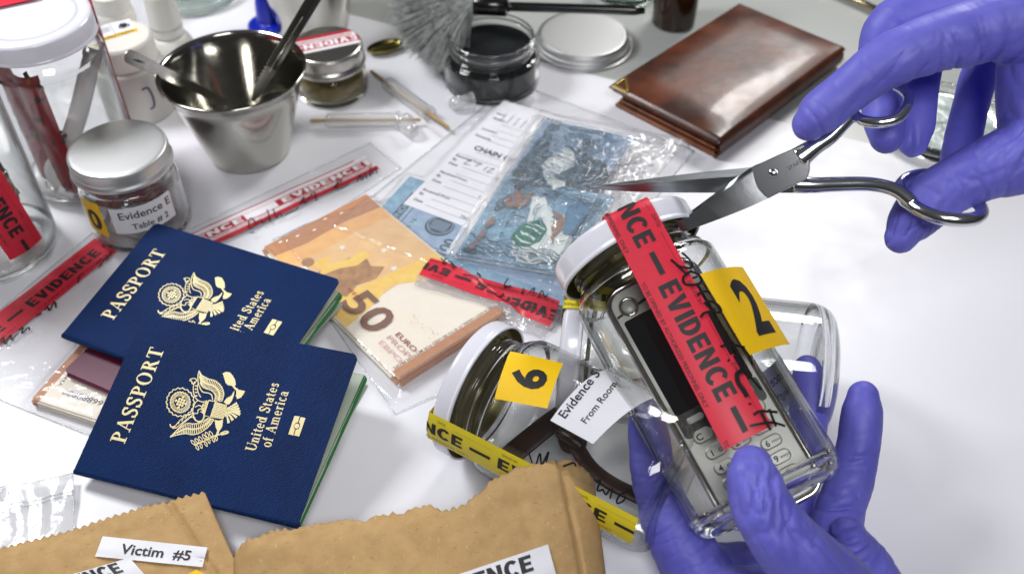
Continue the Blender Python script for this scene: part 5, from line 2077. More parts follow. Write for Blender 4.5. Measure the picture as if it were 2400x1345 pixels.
# ------------------------------------------------------------------ small zip bag, lower left
zq = [U(*p, .2) for p in ((-60, 1150), (176, 1119), (172, 1250), (-60, 1310))]
cz = (zq[0] + zq[1] + zq[2] + zq[3]) / 4
Mz = Matrix.Translation((cz.x, cz.y, 0))


def zpt(s, t, lift=0):
    p = zq[0].lerp(zq[1], s).lerp(zq[3].lerp(zq[2], s), t)
    return Vector((p.x - cz.x, p.y - cz.y, .1 + lift + .10 * abs(nA(s * 4, t * 2)) + .35 * (1 - t) * s + .08 * nB(s * 9, t * 3)))


zb = thing('zip_bag', 'empty clear zip bag with a hang hole beside the left paper bag', 'bag', Mz)
m = MB()
m.grid(lambda s, t: zpt(s, t), 50, 30, 0)
m.grid(lambda s, t: zpt(s, t, -.06), 20, 12, 0)
m.obj('bag_body', film('zip_film', milk=.38, gloss=.7, bump=(1.2, .6, .10)), zb)
m = MB()
for t_ in (.3, .36):
    m.tube([zpt(s, t_, .03) for s in np.linspace(0, 1, 30)], .05, 0, 6)
for s_ in (1.0,):
    m.tube([zpt(s_, t, .02) for t in np.linspace(0, 1, 16)], .04, 0, 6)
m.tube([zpt(s, 0, .02) for s in np.linspace(0, 1, 30)], .03, 0, 6)
m.tube([zpt(.30 + .045 * math.cos(a), .14 + .09 * math.sin(a), .03) for a in np.linspace(0, 6.28, 20)], .03, 0, 6)
m.obj('zip_seal', M_SEAM, zb)
# ------------------------------------------------------------------ jar 6, lying on the sheet
def lying_frame(lid_px, dir_px, z=JR, L=JL, roll=0.0):
    a, b = U(lid_px[0], lid_px[1], z), U(dir_px[0], dir_px[1], z)
    d = (b - a).normalized()                      # lid -> base
    base = a + d * L
    m = frame(base, Vector((0, 0, 1)).cross(-d), z=-d)
    return m @ Matrix.Rotation(roll, 4, 'Z')


def cyl_hit(M, px, py, R):
    """first hit of the camera ray with a frame's cylinder of radius R, in that frame"""
    Mi = M.inverted()
    o = Mi @ EYE
    d = Mi.to_3x3() @ ray(px, py)
    a = d.x * d.x + d.y * d.y
    b = o.x * d.x + o.y * d.y
    c = o.x * o.x + o.y * o.y - R * R
    q = b * b - a * c
    if q < 0:
        t = -b / a
    else:
        t = (-b - math.sqrt(q)) / a
    return o + d * t


def cyl_uv(M, px, py, R):
    h = cyl_hit(M, px, py, R)
    return math.atan2(h.y, h.x), h.z


def wrap_quad(mb, M, R, corners, lift, mi, nu=18, nv=10, rad=None):
    """rectangular sticker over four photo pixels (TL, TR, BR, BL) on a frame's cylinder; returns map (s,t)->point"""
    A = [cyl_uv(M, p[0], p[1], R) for p in corners]
    base = A[0][0]
    A = [(base + ((a - base + math.pi) % (2 * math.pi) - math.pi), h) for a, h in A]

    def fn(s, t, l=lift):
        a = (A[0][0] * (1 - s) + A[1][0] * s) * (1 - t) + (A[3][0] * (1 - s) + A[2][0] * s) * t
        h = (A[0][1] * (1 - s) + A[1][1] * s) * (1 - t) + (A[3][1] * (1 - s) + A[2][1] * s) * t
        return Vector(((R + l) * math.cos(a), (R + l) * math.sin(a), h))
    if mb is not None:
        mb.grid(lambda s, t: fn(s, t), nu, nv, mi)
    return fn, A


L6 = 11.6
M6 = lying_frame((1100, 902), (1560, 1126), L=L6)
j6 = make_jar('glass_jar', 'glass jar lying on the sheet with the number six label and a leather strap inside', M6, 'white-lidded evidence jars', JR, L6, k=.8, thin=True)
m = MB()
fn6, _ = wrap_quad(m, M6, JR, [(1196, 823), (1320, 852), (1283, 957), (1159, 934)], .012, 0)
m.decal(xf(text2d('6', .6, .04, 'CENTER'), math.pi / 2 + .05, 0.80, .50), lambda u, v: fn6(u, 1 - v, .03), 1, .1)
m.obj('number_label', [M_YELLOW, M_BLACK_INK], j6)
m = MB()
fnl, _ = wrap_quad(m, M6, JR, [(1418, 868), (1545, 930), (1390, 1040), (1290, 985)], .02, 0)
# label printed along its long side: text runs from lower left to upper right
LQ = homography([(0, 0), (1, 0), (1, 1), (0, 1)], [(1418, 868), (1545, 930), (1376, 1036), (1290, 990)])


def l6(u, v):
    """label-space: u along the text in cm, v up"""
    p = (1336 + 26 * 0, 985)
    o = Vector((1330.0, 985.0))
    e = Vector((93.0, -118.0)) / 3.4
    n = Vector((-62.0, -40.0)) / 1.75
    q = o + e * u + n * v
    a, h = cyl_uv(M6, q.x, q.y, JR)
    return Vector(((JR + .035) * math.cos(a), (JR + .035) * math.sin(a), h))


m.obj('paper_label', [M_LABEL], j6)
m = MB()
m.decal(text2d('Evidence S', .52, .016), lambda u, v: l6(u, v + .15), 0, .3)
m.decal(text2d('From Room/Floor', .40, .012), lambda u, v: l6(u + .38, v - .95), 0, .3)
o = m.obj('label_print', M_BLACK_INK, [x for x in bpy.data.objects if x.parent == j6 and x.name.startswith('paper_label')][0])

# yellow tape along the near side of jar 6, passing over the lid
T6 = [cyl_uv(M6, *p, JR) for p in ((1130, 1062), (1240, 1102), (1440, 1190))]
a6 = T6[0][0]
Z6 = L6


def t6(u, v, l):
    """u from the lid face (0) toward the base"""
    ph = a6 + .02 * u * 0 + v / JR
    if u < 0:
        r = JR + .03 + l + u
        c = Vector((math.cos(a6), math.sin(a6), 0))
        s_ = Vector((-math.sin(a6), math.cos(a6), 0))
        return c * r + s_ * v + Vector((0, 0, Z6 + .04 + l))
    return Vector(((JR + .05 + l) * math.cos(ph), (JR + .05 + l) * math.sin(ph), Z6 + .04 - u))


m = MB()
evidence_tape(m, t6, -1.6, 11.0, 1.7, 7.6, -3.6, step=.4, cap=.66)
m.obj('evidence_tape', [M_YELLOW_TAPE, M_BLACK_INK], j6)
m = MB()
hw = [[(1240, 1062), (1248, 1085)], [(1256, 1092), (1266, 1062), (1270, 1088), (1286, 1058), (1280, 1082)], [(1320, 1092), (1344, 1084), (1350, 1092)], [(1396, 1130), (1408, 1124), (1400, 1148), (1416, 1146)], [(1418, 1142), (1428, 1146), (1420, 1158), (1414, 1148)], [(1436, 1142), (1430, 1168)], [(1470, 1152), (1452, 1160), (1446, 1178), (1462, 1172), (1466, 1160)]]
for i, h in enumerate(hw):
    A = [cyl_uv(M6, *p, JR + .09) for p in h]
    m.decal(stroke2([(a * JR, z) for a, z in A], .085), lambda u, v: Vector(((JR + .1 + .001 * i) * math.cos(u / JR), (JR + .1 + .001 * i) * math.sin(u / JR), v)), 0)
m.obj('signature', M_MARKER, j6)

# leather strap with a knot inside jar 6
M_STRAP = mat('dark_leather', rgb(58, 34, 24), .35, spec=.5, var=(1.5, .8, rgb(34, 20, 16)), bump=(6, .4, .04))
ls = thing('leather_strap', 'knotted dark brown leather strap lying inside the jar numbered six', 'strap', M6)
Mi6 = M6.inverted()
up6 = Mi6.to_3x3() @ Vector((0, 0, 1))


def in6(px, py, lift=0.0):
    """photo pixel -> point on a plane low inside the jar"""
    return Mi6 @ U(px, py, 1.5 + lift)


m = MB()
m.tube(crom([in6(1195, 1068), in6(1240, 1030, .2), in6(1290, 990, .5), in6(1325, 965, .9)], 6), .62, 0, 14, ell=(1.0, .22), up=up6)
m.tube(crom([in6(1330, 960, .9), in6(1420, 925, .9), in6(1520, 900, .6)], 6), .55, 0, 14, ell=(1.0, .25), up=up6)
m.obj('strap_band', M_STRAP, ls)
m = MB()
m.tube(crom([in6(1300, 1000, .8), in6(1345, 1010, 1.1), in6(1360, 1040, .9), in6(1330, 1045, .6), in6(1320, 1015, .8)], 8), .34, 0, 12)
m.tube(crom([in6(1312, 1012, 1.2), in6(1338, 1028, 1.4), in6(1362, 1046, 1.2)], 6), .3, 0, 12)
m.obj('knot', M_STRAP, ls)
m = MB()
m.tube(crom([in6(1345, 1035, .8), in6(1380, 1090, .6), in6(1430, 1130, .4), in6(1500, 1165, .3)], 8), .42, 0, 12, ell=(1.0, .4), up=up6)
m.obj('strap_tail', M_STRAP, ls)

# ------------------------------------------------------------------ jar behind
LC = 13.5
MCj = lying_frame((1318, 812), (1870, 872), z=JR, L=LC)
jc = make_jar('glass_jar', 'empty glass jar lying behind the held jar, yellow tape over its lid', MCj, 'white-lidded evidence jars', JR, LC, k=.8)
aC = cyl_uv(MCj, 1315, 690, JR)[0]


def tC_(u, v, l):
    ph = aC + v / JR
    if u < 0:
        c = Vector((math.cos(aC), math.sin(aC), 0))
        s_ = Vector((-math.sin(aC), math.cos(aC), 0))
        return c * (JR + .03 + l + u) + s_ * v + Vector((0, 0, LC + .04 + l))
    return Vector(((JR + .05 + l) * math.cos(ph), (JR + .05 + l) * math.sin(ph), LC + .04 - u))


m = MB()
evidence_tape(m, tC_, -2.2, 8, 1.75, 7.3, -3, step=.4, cap=.5)
m.obj('evidence_tape', [M_YELLOW_TAPE, M_BLACK_INK], jc)

# ------------------------------------------------------------------ the held jar, its tape, labels and the phone inside
HT, HB = D(1452, 556, 47.3), D(1812, 1190, 42.6)
HLn = (HT - HB).length
_hz = (HT - HB).normalized()
MH = frame(HB, AX_R - _hz * AX_R.dot(_hz), z=_hz)
fH = face_angle(MH)
MH = MH @ Matrix.Rotation(fH, 4, 'Z')      # now the camera is at angle 0
HR = 3.6
hj = make_jar('glass_jar', 'glass jar held up by the gloved hand, phone inside, red tape being cut', MH, 'white-lidded evidence jars', HR, HLn)
# red tape: over the lid and straight down the near side
tl = [cyl_uv(MH, *p, HR) for p in ((1420, 520), (1530, 480), (1808, 1000), (1700, 1055))]
ph_a = [(tl[0][0] + tl[1][0]) / 2, (tl[3][0] + tl[2][0]) / 2]
h_a = [(tl[0][1] + tl[1][1]) / 2, (tl[3][1] + tl[2][1]) / 2]
TLn = HLn + .04 - h_a[1]
TW = 2.25


def tH(u, v, l):
    k = max(0, u) / TLn
    ph = ph_a[0] * (1 - k) + ph_a[1] * k
    sk = .30 * v * 0
    c = Vector((math.cos(ph), math.sin(ph), 0))
    s_ = Vector((-math.sin(ph), math.cos(ph), 0))
    R = HR + .03
    if u < 0:
        return c * (R + l - .25 + u) + s_ * v + Vector((0, 0, HLn + .05 + l))
    bow = .10 * math.exp(-((u - 2.1) / .9) ** 2) * 0
    a = v / R
    rr = R + l + .02 - .23 * math.exp(-(u / .14) ** 2)
    return c * (rr * math.cos(a)) + s_ * (rr * math.sin(a)) + Vector((0, 0, HLn + .05 - u))


m = MB()
evidence_tape(m, tH, -2.6, TLn, TW, 7.55, TLn - 7.55 * 1.98, step=.35, cap=.92, fine=False)
sh_ = []
pt7 = 7.55
for k in range(3):
    u = TLn - pt7 * 1.98 + pt7 * (k - 1) + pt7
    sh_.append(xf(text_fit(FINE1, pt7 * .80, .19, .004), 0, u + pt7 * .40 - .5, -1.03))
    sh_.append(xf(text2d('SEALED BY:', .19, .004), 0, u + .3, .82))
    sh_.append(xf(text2d('DATE:', .19, .004), 0, u + pt7 * .58, .82))
    sh_.append(rect2(u + 2.0, .84, u + pt7 * .55, .855))
    sh_.append(rect2(u + pt7 * .70, .84, u + pt7 * .96, .855))
s2 = clip_u(join2(*sh_), -2.6, TLn - .05)
m.decal(s2, lambda u, v: tH(u, v, .024), 1, .35)
m.obj('evidence_tape', [M_RED_TAPE, M_BLACK_INK], hj)

# yellow number label
m = MB()
Y = [cyl_uv(MH, *p, HR) for p in ((1645, 652), (1755, 833))]
y0 = Y[0][0]
yh1, yh0 = cyl_uv(MH, 1660, 650, HR)[1] + .25, cyl_uv(MH, 1755, 833, HR)[1]
YW, YR = 3.4, 6.2


def yl(s, t, l=.035):
    """stiff label: touches the glass along its inner edge and stands off towards its free edge"""
    a = y0 + YW * s / YR
    r = YR + l
    c = Vector((math.cos(y0), math.sin(y0), 0)) * (HR - YR)
    return c + Vector((r * math.cos(a), r * math.sin(a), yh1 + (yh0 - yh1) * t))


m.grid(lambda s, t: yl(s, t), 24, 8, 0)
m.decal(xf(text_fit('2', .42, .66, .035), 0, .56, .19), lambda u, v: yl(u, 1 - v, .05), 1, .06)
m.obj('number_label', [M_YELLOW, M_BLACK_INK], hj)
# white label on the far side, seen through the glass
m = MB()
w0 = R_(62)
wl_ = lambda u, v, l: Vector(((HR + l) * math.cos(w0 + u / HR), (HR + l) * math.sin(w0 + u / HR), v))
wh = cyl_uv(MH, 1790, 835, HR)[1]
m.grid(lambda s, t: wl_(1.55 + 3.4 * s, wh - 1.9 * t + .1, .02), 18, 6, 0)
m.grid(lambda s, t: wl_(1.55 + 3.4 * s, wh - 1.9 * t + .1, .012), 18, 6, 0)
tx = join2(xf(text2d('Evidence', .5, .012), 0, 1.9, -.75), xf(text2d('From Neigh', .38, .01), 0, 1.9, -1.45))
m.decal(tx, lambda u, v: wl_(u, wh + v, .006), 1, .3)
m.decal(tx, lambda u, v: wl_(u, wh + v, .03), 1, .3)
m.obj('paper_label', [M_LABEL, M_BLACK_INK], hj)
# marker writing down the tape edge and over the glass
hw = [[(1598, 592), (1612, 604), (1622, 618), (1618, 628), (1600, 626), (1585, 622)], [(1572, 608), (1586, 620), (1600, 634), (1610, 640), (1622, 634)], [(1614, 640), (1602, 650), (1604, 664), (1620, 668), (1640, 664), (1644, 652), (1630, 640), (1616, 636)],
      [(1634, 692), (1646, 684), (1660, 684), (1666, 690)], [(1650, 712), (1662, 706), (1682, 714), (1690, 728), (1680, 732), (1664, 722), (1652, 710)], [(1642, 744), (1650, 734), (1664, 730), (1676, 724)], [(1662, 730), (1676, 756), (1694, 790), (1716, 830)], [(1688, 812), (1712, 808), (1746, 814)], [(1716, 800), (1726, 824), (1740, 850)], [(1740, 812), (1756, 836), (1764, 856)], [(1706, 842), (1710, 846)],
      [(1722, 832), (1732, 850), (1740, 866), (1728, 876), (1730, 896), (1742, 914), (1752, 930)], [(1736, 868), (1760, 886), (1776, 904), (1784, 914)], [(1756, 944), (1760, 948)], [(1766, 972), (1780, 964), (1800, 964), (1822, 966)], [(1758, 998), (1776, 994), (1808, 990), (1840, 998)], [(1784, 966), (1796, 990), (1806, 1008)], [(1802, 958), (1812, 984), (1818, 1000)]]
m = MB()
for i, h in enumerate(hw):
    A = [cyl_uv(MH, *p, HR + .1) for p in h]
    m.decal(stroke2([(a * HR, z) for a, z in A], .12 if i not in (6, 11) else .2), lambda u, v: Vector(((HR + .1 + .0015 * i) * math.cos(u / HR), (HR + .1 + .0015 * i) * math.sin(u / HR), v)), 0)
m.obj('signature', M_MARKER, hj)

# phone
PHc = [(1438, 690), (1640, 607), (1902, 1130), (1732, 1246)]
dm = lambda p: 47.3 + (42.6 - 47.3) * max(0, min(1, ((p[0] - 1462) * 350 + (p[1] - 548) * 642) / (350 ** 2 + 642 ** 2)))
Q = [D(p[0], p[1], dm(p) - (.0)) for p in PHc]
pc = (Q[0] + Q[1] + Q[2] + Q[3]) / 4
ex = ((Q[1] - Q[0]) + (Q[2] - Q[3])).normalized()
ey = ((Q[0] - Q[3]) + (Q[1] - Q[2])).normalized()
MPh = frame(pc, ex, y=ey)
PWx, PHy = 4.65, 12.2
MPh = MPh @ Matrix.Translation((-.22, 0, 0))
phn = thing('mobile_phone', 'silver candybar mobile phone with dark screen inside the held jar', 'phone', MPh)
M_SILVER = mat('silver_paint', rgb(190, 190, 184), .36, metal=.15, bump=(40, .06, .005))
M_CHROME = mat('chrome', rgb(205, 203, 198), .10, metal=1.0)
M_DARKP = mat('dark_plastic', rgb(34, 34, 36), .3)


def rr_prism(mb, w, h, r, z0, z1, mi, cx=0, cy=0, bev=.06):
    mb.prism([(x + cx, y + cy) for x, y in rrect(-w / 2, -h / 2, w / 2, h / 2, r, 7)], z0, z1, mi, bev=bev)


m = MB()
rr_prism(m, PWx, PHy, .9, -.55, .34, 0, bev=.18)
m.obj('case', M_DARKP, phn)
m = MB()
m.tube([Vector((x, y, .28)) for x, y in rrect(-PWx / 2 + .03, -PHy / 2 + .03, PWx / 2 - .03, PHy / 2 - .03, .9, 8)], .13, 0, 10, closed=True)
m.obj('chrome_trim', M_CHROME, phn)
m = MB()
rr_prism(m, PWx - .36, PHy - .4, .75, .2, .42, 0, bev=.05)
m.obj('face_plate', M_SILVER, phn)
m = MB()
rr_prism(m, PWx - .72, 5.0, .14, .36, .435, 0, 0, 2.0, bev=.02)
m.prism([(-PWx / 2 + .22, 4.75), (-.55, 4.95), (.55, 4.95), (PWx / 2 - .22, 4.75), (PWx / 2 - .22, 4.86), (.6, 5.08), (-.6, 5.08), (-PWx / 2 + .22, 4.86)], .36, .45, 1)
m.obj('screen', [mat('black_screen', rgb(10, 12, 18), .08, spec=.7, coat=.4), M_DARKP], phn)
m = MB()
sc_ = stroke2([(-.55, 2.9), (-.35, 2.0), (.05, 1.2), (.35, .95)], (.005, .05, .005))
m.decal(sc_, lambda u, v: Vector((u, v, .441)), 0)
m.obj('screen_scratch', mat('scratch_grey', rgb(84, 90, 98), .5), bpy.data.objects[[x.name for x in bpy.data.objects if x.parent == phn and x.name.startswith('screen')][0]])
m = MB()
X0, Y0 = -1.38, 5.05
m.lathe([(.001, .56), (.24, .56), (.30, .52), (.32, .4)], 0, 28, T=Matrix.Translation((X0, Y0, 0)))
m.tube([Vector((X0 + .40 * math.cos(a), Y0 + .40 * math.sin(a), .44)) for a in np.linspace(0, 2 * math.pi, 28)[:-1]], .085, 1, 8, closed=True)
m.obj('round_button', [M_SILVER, M_CHROME], phn)
M_KEY = mat('key_silver', rgb(164, 164, 158), .32, metal=.3)
M_KEYTXT = mat('key_print', rgb(30, 30, 32), .5)


def keyobj(x, y, w, h, tx, sub, name='key', ma=None):
    m = MB()
    rr_prism(m, w, h, min(w, h) * .46, .36, .56, 0, x, y, bev=.06)
    if tx:
        m.decal(xf(text2d(tx, h * .5, .03, 'CENTER'), 0, x - w * .2, y - h * .25), lambda u, v: Vector((u, v, .565)), 1)
    if sub:
        m.decal(xf(text2d(sub, h * .3, .01, 'CENTER'), 0, x + w * .22, y - h * .15), lambda u, v: Vector((u, v, .565)), 1)
    return m.obj(name, [ma or M_KEY, M_KEYTXT], phn)


m = MB()
rr_prism(m, PWx - .55, 1.15, .2, .36, .44, 0, 0, -1.05, bev=.02)
m.obj('soft_key_panel', M_DARKP, phn)
keyobj(-1.25, -.95, .85, .34, '', '', 'soft_key')
keyobj(1.25, -.95, .85, .34, '', '', 'soft_key')
keyobj(-1.3, -1.75, .95, .62, 'C', '')
keyobj(1.3, -1.75, .95, .62, '', '')
m = MB()
m.lathe(smooth_prof([(.001, .62), (.3, .62), (.5, .56), (.55, .4)], 3), 0, 28, T=Matrix.Translation((0, -1.25, 0)))
m.obj('joystick', mat('dark_red_key', rgb(96, 40, 46), .3), phn)
for r in range(4):
    for c in range(3):
        tx = '123456789*0#'[r * 3 + c]
        keyobj(-1.15 + 1.15 * c, -2.62 - .74 * r - (.1 if c == 1 else 0), .98, .56, tx, ('@', 'abc', 'def', 'ghi', 'jkl', 'mno', 'pqrs', 'tuv', 'wxyz', '', '+', '')[r * 3 + c])

# ------------------------------------------------------------------ scissors
SN = (EYE - D(1812, 407, 43.6)).normalized()
SN = (SN + AX_U * .03 - AX_R * .04).normalized()
SO = D(1812, 407, 44.0)


def sp_(px, py, lift=0.0):
    return plane_hit(px, py, SO, SN) + SN * lift


MS = frame(SO, sp_(1960, 430) - sp_(1600, 430), z=SN)
MSi = MS.inverted()
s2d = lambda pts: [((MSi @ sp_(x, y)).x, (MSi @ sp_(x, y)).y) for x, y in pts]
sc = thing('scissors', 'open chrome scissors cutting the red tape on the held jar', 'scissors', MS)
M_BLADE = mat('worn_blade_steel', rgb(150, 154, 156), .26, metal=1.0, var=(.8, .5, rgb(110, 112, 112)), bump=(5, .35, .02), stretch=(.5, 9, 1), rvar=(1.5, .42))
M_SCHROME = mat('worn_chrome', rgb(222, 224, 228), .14, metal=1.0, bump=(.5, .03, .03))


def blade_mesh(mb, edge, spine, z0, z1, mi=0, n=30, flat=.7):
    """blade between a cutting edge polyline and a spine polyline; thin at the edge, thick at the spine"""
    E, P = crom(edge, n), crom(spine, n)
    m_ = min(len(E), len(P))
    E = E[np.linspace(0, len(E) - 1, m_).astype(int)]
    P = P[np.linspace(0, len(P) - 1, m_).astype(int)]
    vs, fs = [], []
    for i in range(m_):
        e, p = E[i], P[i]
        q = e * (1 - flat) + p * flat
        vs += [Vector((e[0], e[1], z0 + .02)), Vector((q[0], q[1], z1)), Vector((p[0], p[1], z1 - .02)), Vector((p[0], p[1], z0)), Vector((q[0], q[1], z0))]
    for i in range(m_ - 1):
        for k in range(5):
            k2 = (k + 1) % 5
            fs.append((i * 5 + k, i * 5 + k2, (i + 1) * 5 + k2, (i + 1) * 5 + k))
    fs.append((0, 1, 2, 3, 4))
    fs.append(tuple(reversed([(m_ - 1) * 5 + k for k in range(5)])))
    mb.add(vs, fs, mi, False)


# long pointed blade and its thumb ring
m = MB()
blade_mesh(m, s2d([(1376, 442), (1500, 450), (1700, 452), (1860, 452), (1905, 452)]), s2d([(1376, 440), (1480, 424), (1640, 404), (1760, 392), (1850, 380)]), -.30, -.04)
ob = m.obj('blade', M_BLADE, sc)
m = MB()
arm = [sp_(1860, 432, -.2), sp_(1905, 434, -.2), sp_(1960, 432, -.15), sp_(2040, 432, -.05), sp_(2098, 446, .15), sp_(2140, 478, .35)]
m.tube([MSi @ Vector(p) for p in crom(arm, 8)], list(np.interp(np.linspace(0, 1, 41), [0, .3, .7, 1], [.40, .34, .30, .30])), 0, 16, ell=(1.0, .75), up=(0, 0, 1))
m.obj('handle_arm', M_SCHROME, ob)
m = MB()
RT = MSi @ sp_(2208, 466)
ring_pts = [(2122, 470), (2112, 440), (2140, 415), (2200, 408), (2260, 430), (2300, 472), (2302, 500), (2270, 514), (2210, 512), (2160, 496)]
rl = [-.1, -.7, -1.5, -2.3, -2.4, -1.6, -.4, .5, .75, .5]
rp_ = [MSi @ sp_(p[0], p[1], l + .2) for p, l in zip(ring_pts, rl)]
rc = crom(rp_ + [rp_[0]], 7)[:-1]
m.tube(rc, .30, 0, 16, closed=True, ell=(1.0, .8), up=(0, 0, 1))
m.obj('thumb_ring', M_SCHROME, ob)

# broad blade on top with the screw, and its finger ring
m = MB()
blade_mesh(m, s2d([(1568, 534), (1640, 480), (1700, 436), (1762, 392), (1800, 378)]), s2d([(1580, 552), (1680, 516), (1760, 484), (1840, 446), (1895, 418)]), .0, .30, flat=.12)
for v_ in m.v:
    v_.z = v_.z * min(1, .3 + .7 * (v_.x + 5.2) / 3.0) + .11 * (1 - ((v_.x + 2.6) / 2.6) ** 2)
b2 = s2d([(1760, 394), (1830, 362), (1882, 340), (1898, 352), (1898, 402), (1892, 420), (1800, 466), (1775, 440)])
m.prism(b2, .03, .36, 0, bev=.04)
ob2 = m.obj('blade', M_SCHROME, sc)
m = MB()
arm2 = [sp_(1872, 372, .12), sp_(1905, 348, .1), sp_(1945, 322, .1), sp_(1982, 284, .1), sp_(2005, 262, .1)]
m.tube([MSi @ Vector(p) for p in crom(arm2, 8)], list(np.interp(np.linspace(0, 1, 33), [0, .35, 1], [.52, .36, .28])), 0, 16, ell=(1.0, .7), up=(0, 0, 1))
m.obj('handle_arm', M_SCHROME, ob2)
m = MB()
rpts = [(1998, 266), (2020, 284), (2060, 290), (2100, 280), (2124, 252), (2128, 222), (2100, 196), (2050, 190), (2010, 215)]
rl2 = [.1, .45, .6, .5, .2, -.3, -.6, -.7, -.4]
rp2 = [MSi @ sp_(p[0], p[1], l) for p, l in zip(rpts, rl2)]
m.tube(crom(rp2 + [rp2[0]], 7)[:-1], .24, 0, 14, closed=True, ell=(1.0, .85), up=(0, 0, 1))
m.obj('finger_ring', M_SCHROME, ob2)
m = MB()
m.lathe(smooth_prof([(.001, .50), (.10, .49), (.18, .44), (.20, .36)], 3), 0, 24)
m.obj('pivot_screw', M_SCHROME, ob2)
m = MB()
tx_ = join2(xf(text2d('INOX', .2, .01), .62, 1.02, .50), xf(text2d('STAINLESS', .17, .01), .62, .98, .18))
# a rough, half worn maker's stamp reads only as fine marks
m.decal(xf(text_fit('STAINLESS', 1.1, .2, .008), .6, 1.15, .42), lambda u, v: Vector((u, v, .366)), 0)
m.obj('worn_stamp', mat('stamp_grey', rgb(70, 72, 74), .5), ob2)

# ------------------------------------------------------------------ kraft paper bags
M_KRAFT = mat('kraft_paper', rgb(188, 155, 108), .8, spec=.2, var=(1.6, .7, rgb(172, 138, 92)), bump=(2.6, .5, .06))
kt = M_KRAFT.node_tree
kb = kt.nodes['Principled BSDF']
kv = obj_coords(kt, (1, .35, 1), (0, 0, .6))
kn = kt.nodes.new('ShaderNodeTexNoise')
kn.inputs['Scale'].default_value = 10
kn.inputs['Detail'].default_value = 2
kt.links.new(kv, kn.inputs['Vector'])
kr = kt.nodes.new('ShaderNodeValToRGB')
kr.color_ramp.elements[0].position = .66
kr.color_ramp.elements[0].color = (0, 0, 0, 1)
kr.color_ramp.elements[1].position = .76
kr.color_ramp.elements[1].color = (.5, .5, .5, 1)
kt.links.new(kn.outputs['Fac'], kr.inputs[0])
kv2 = obj_coords(kt, (.4, 1, 1), (0, 0, -.5))
kn2 = kt.nodes.new('ShaderNodeTexNoise')
kn2.inputs['Scale'].default_value = 8
kt.links.new(kv2, kn2.inputs['Vector'])
kr2 = kt.nodes.new('ShaderNodeValToRGB')
kr2.color_ramp.elements[0].position = .64
kr2.color_ramp.elements[0].color = (0, 0, 0, 1)
kr2.color_ramp.elements[1].position = .78
kr2.color_ramp.elements[1].color = (.55, .55, .55, 1)
kt.links.new(kn2.outputs['Fac'], kr2.inputs[0])
src = kb.inputs['Base Color'].links[0].from_socket
kx1 = kt.nodes.new('ShaderNodeMix')
kx1.data_type = 'RGBA'
kx1.inputs['B'].default_value = rgb(222, 192, 142)
kt.links.new(kr.outputs[0], kx1.inputs['Factor'])
kt.links.new(src, kx1.inputs['A'])
kx2 = kt.nodes.new('ShaderNodeMix')
kx2.data_type = 'RGBA'
kx2.inputs['B'].default_value = rgb(136, 98, 54)
kt.links.new(kr2.outputs[0], kx2.inputs['Factor'])
kt.links.new(kx1.outputs['Result'], kx2.inputs['A'])
kt.links.new(kx2.outputs['Result'], kb.inputs['Base Color'])


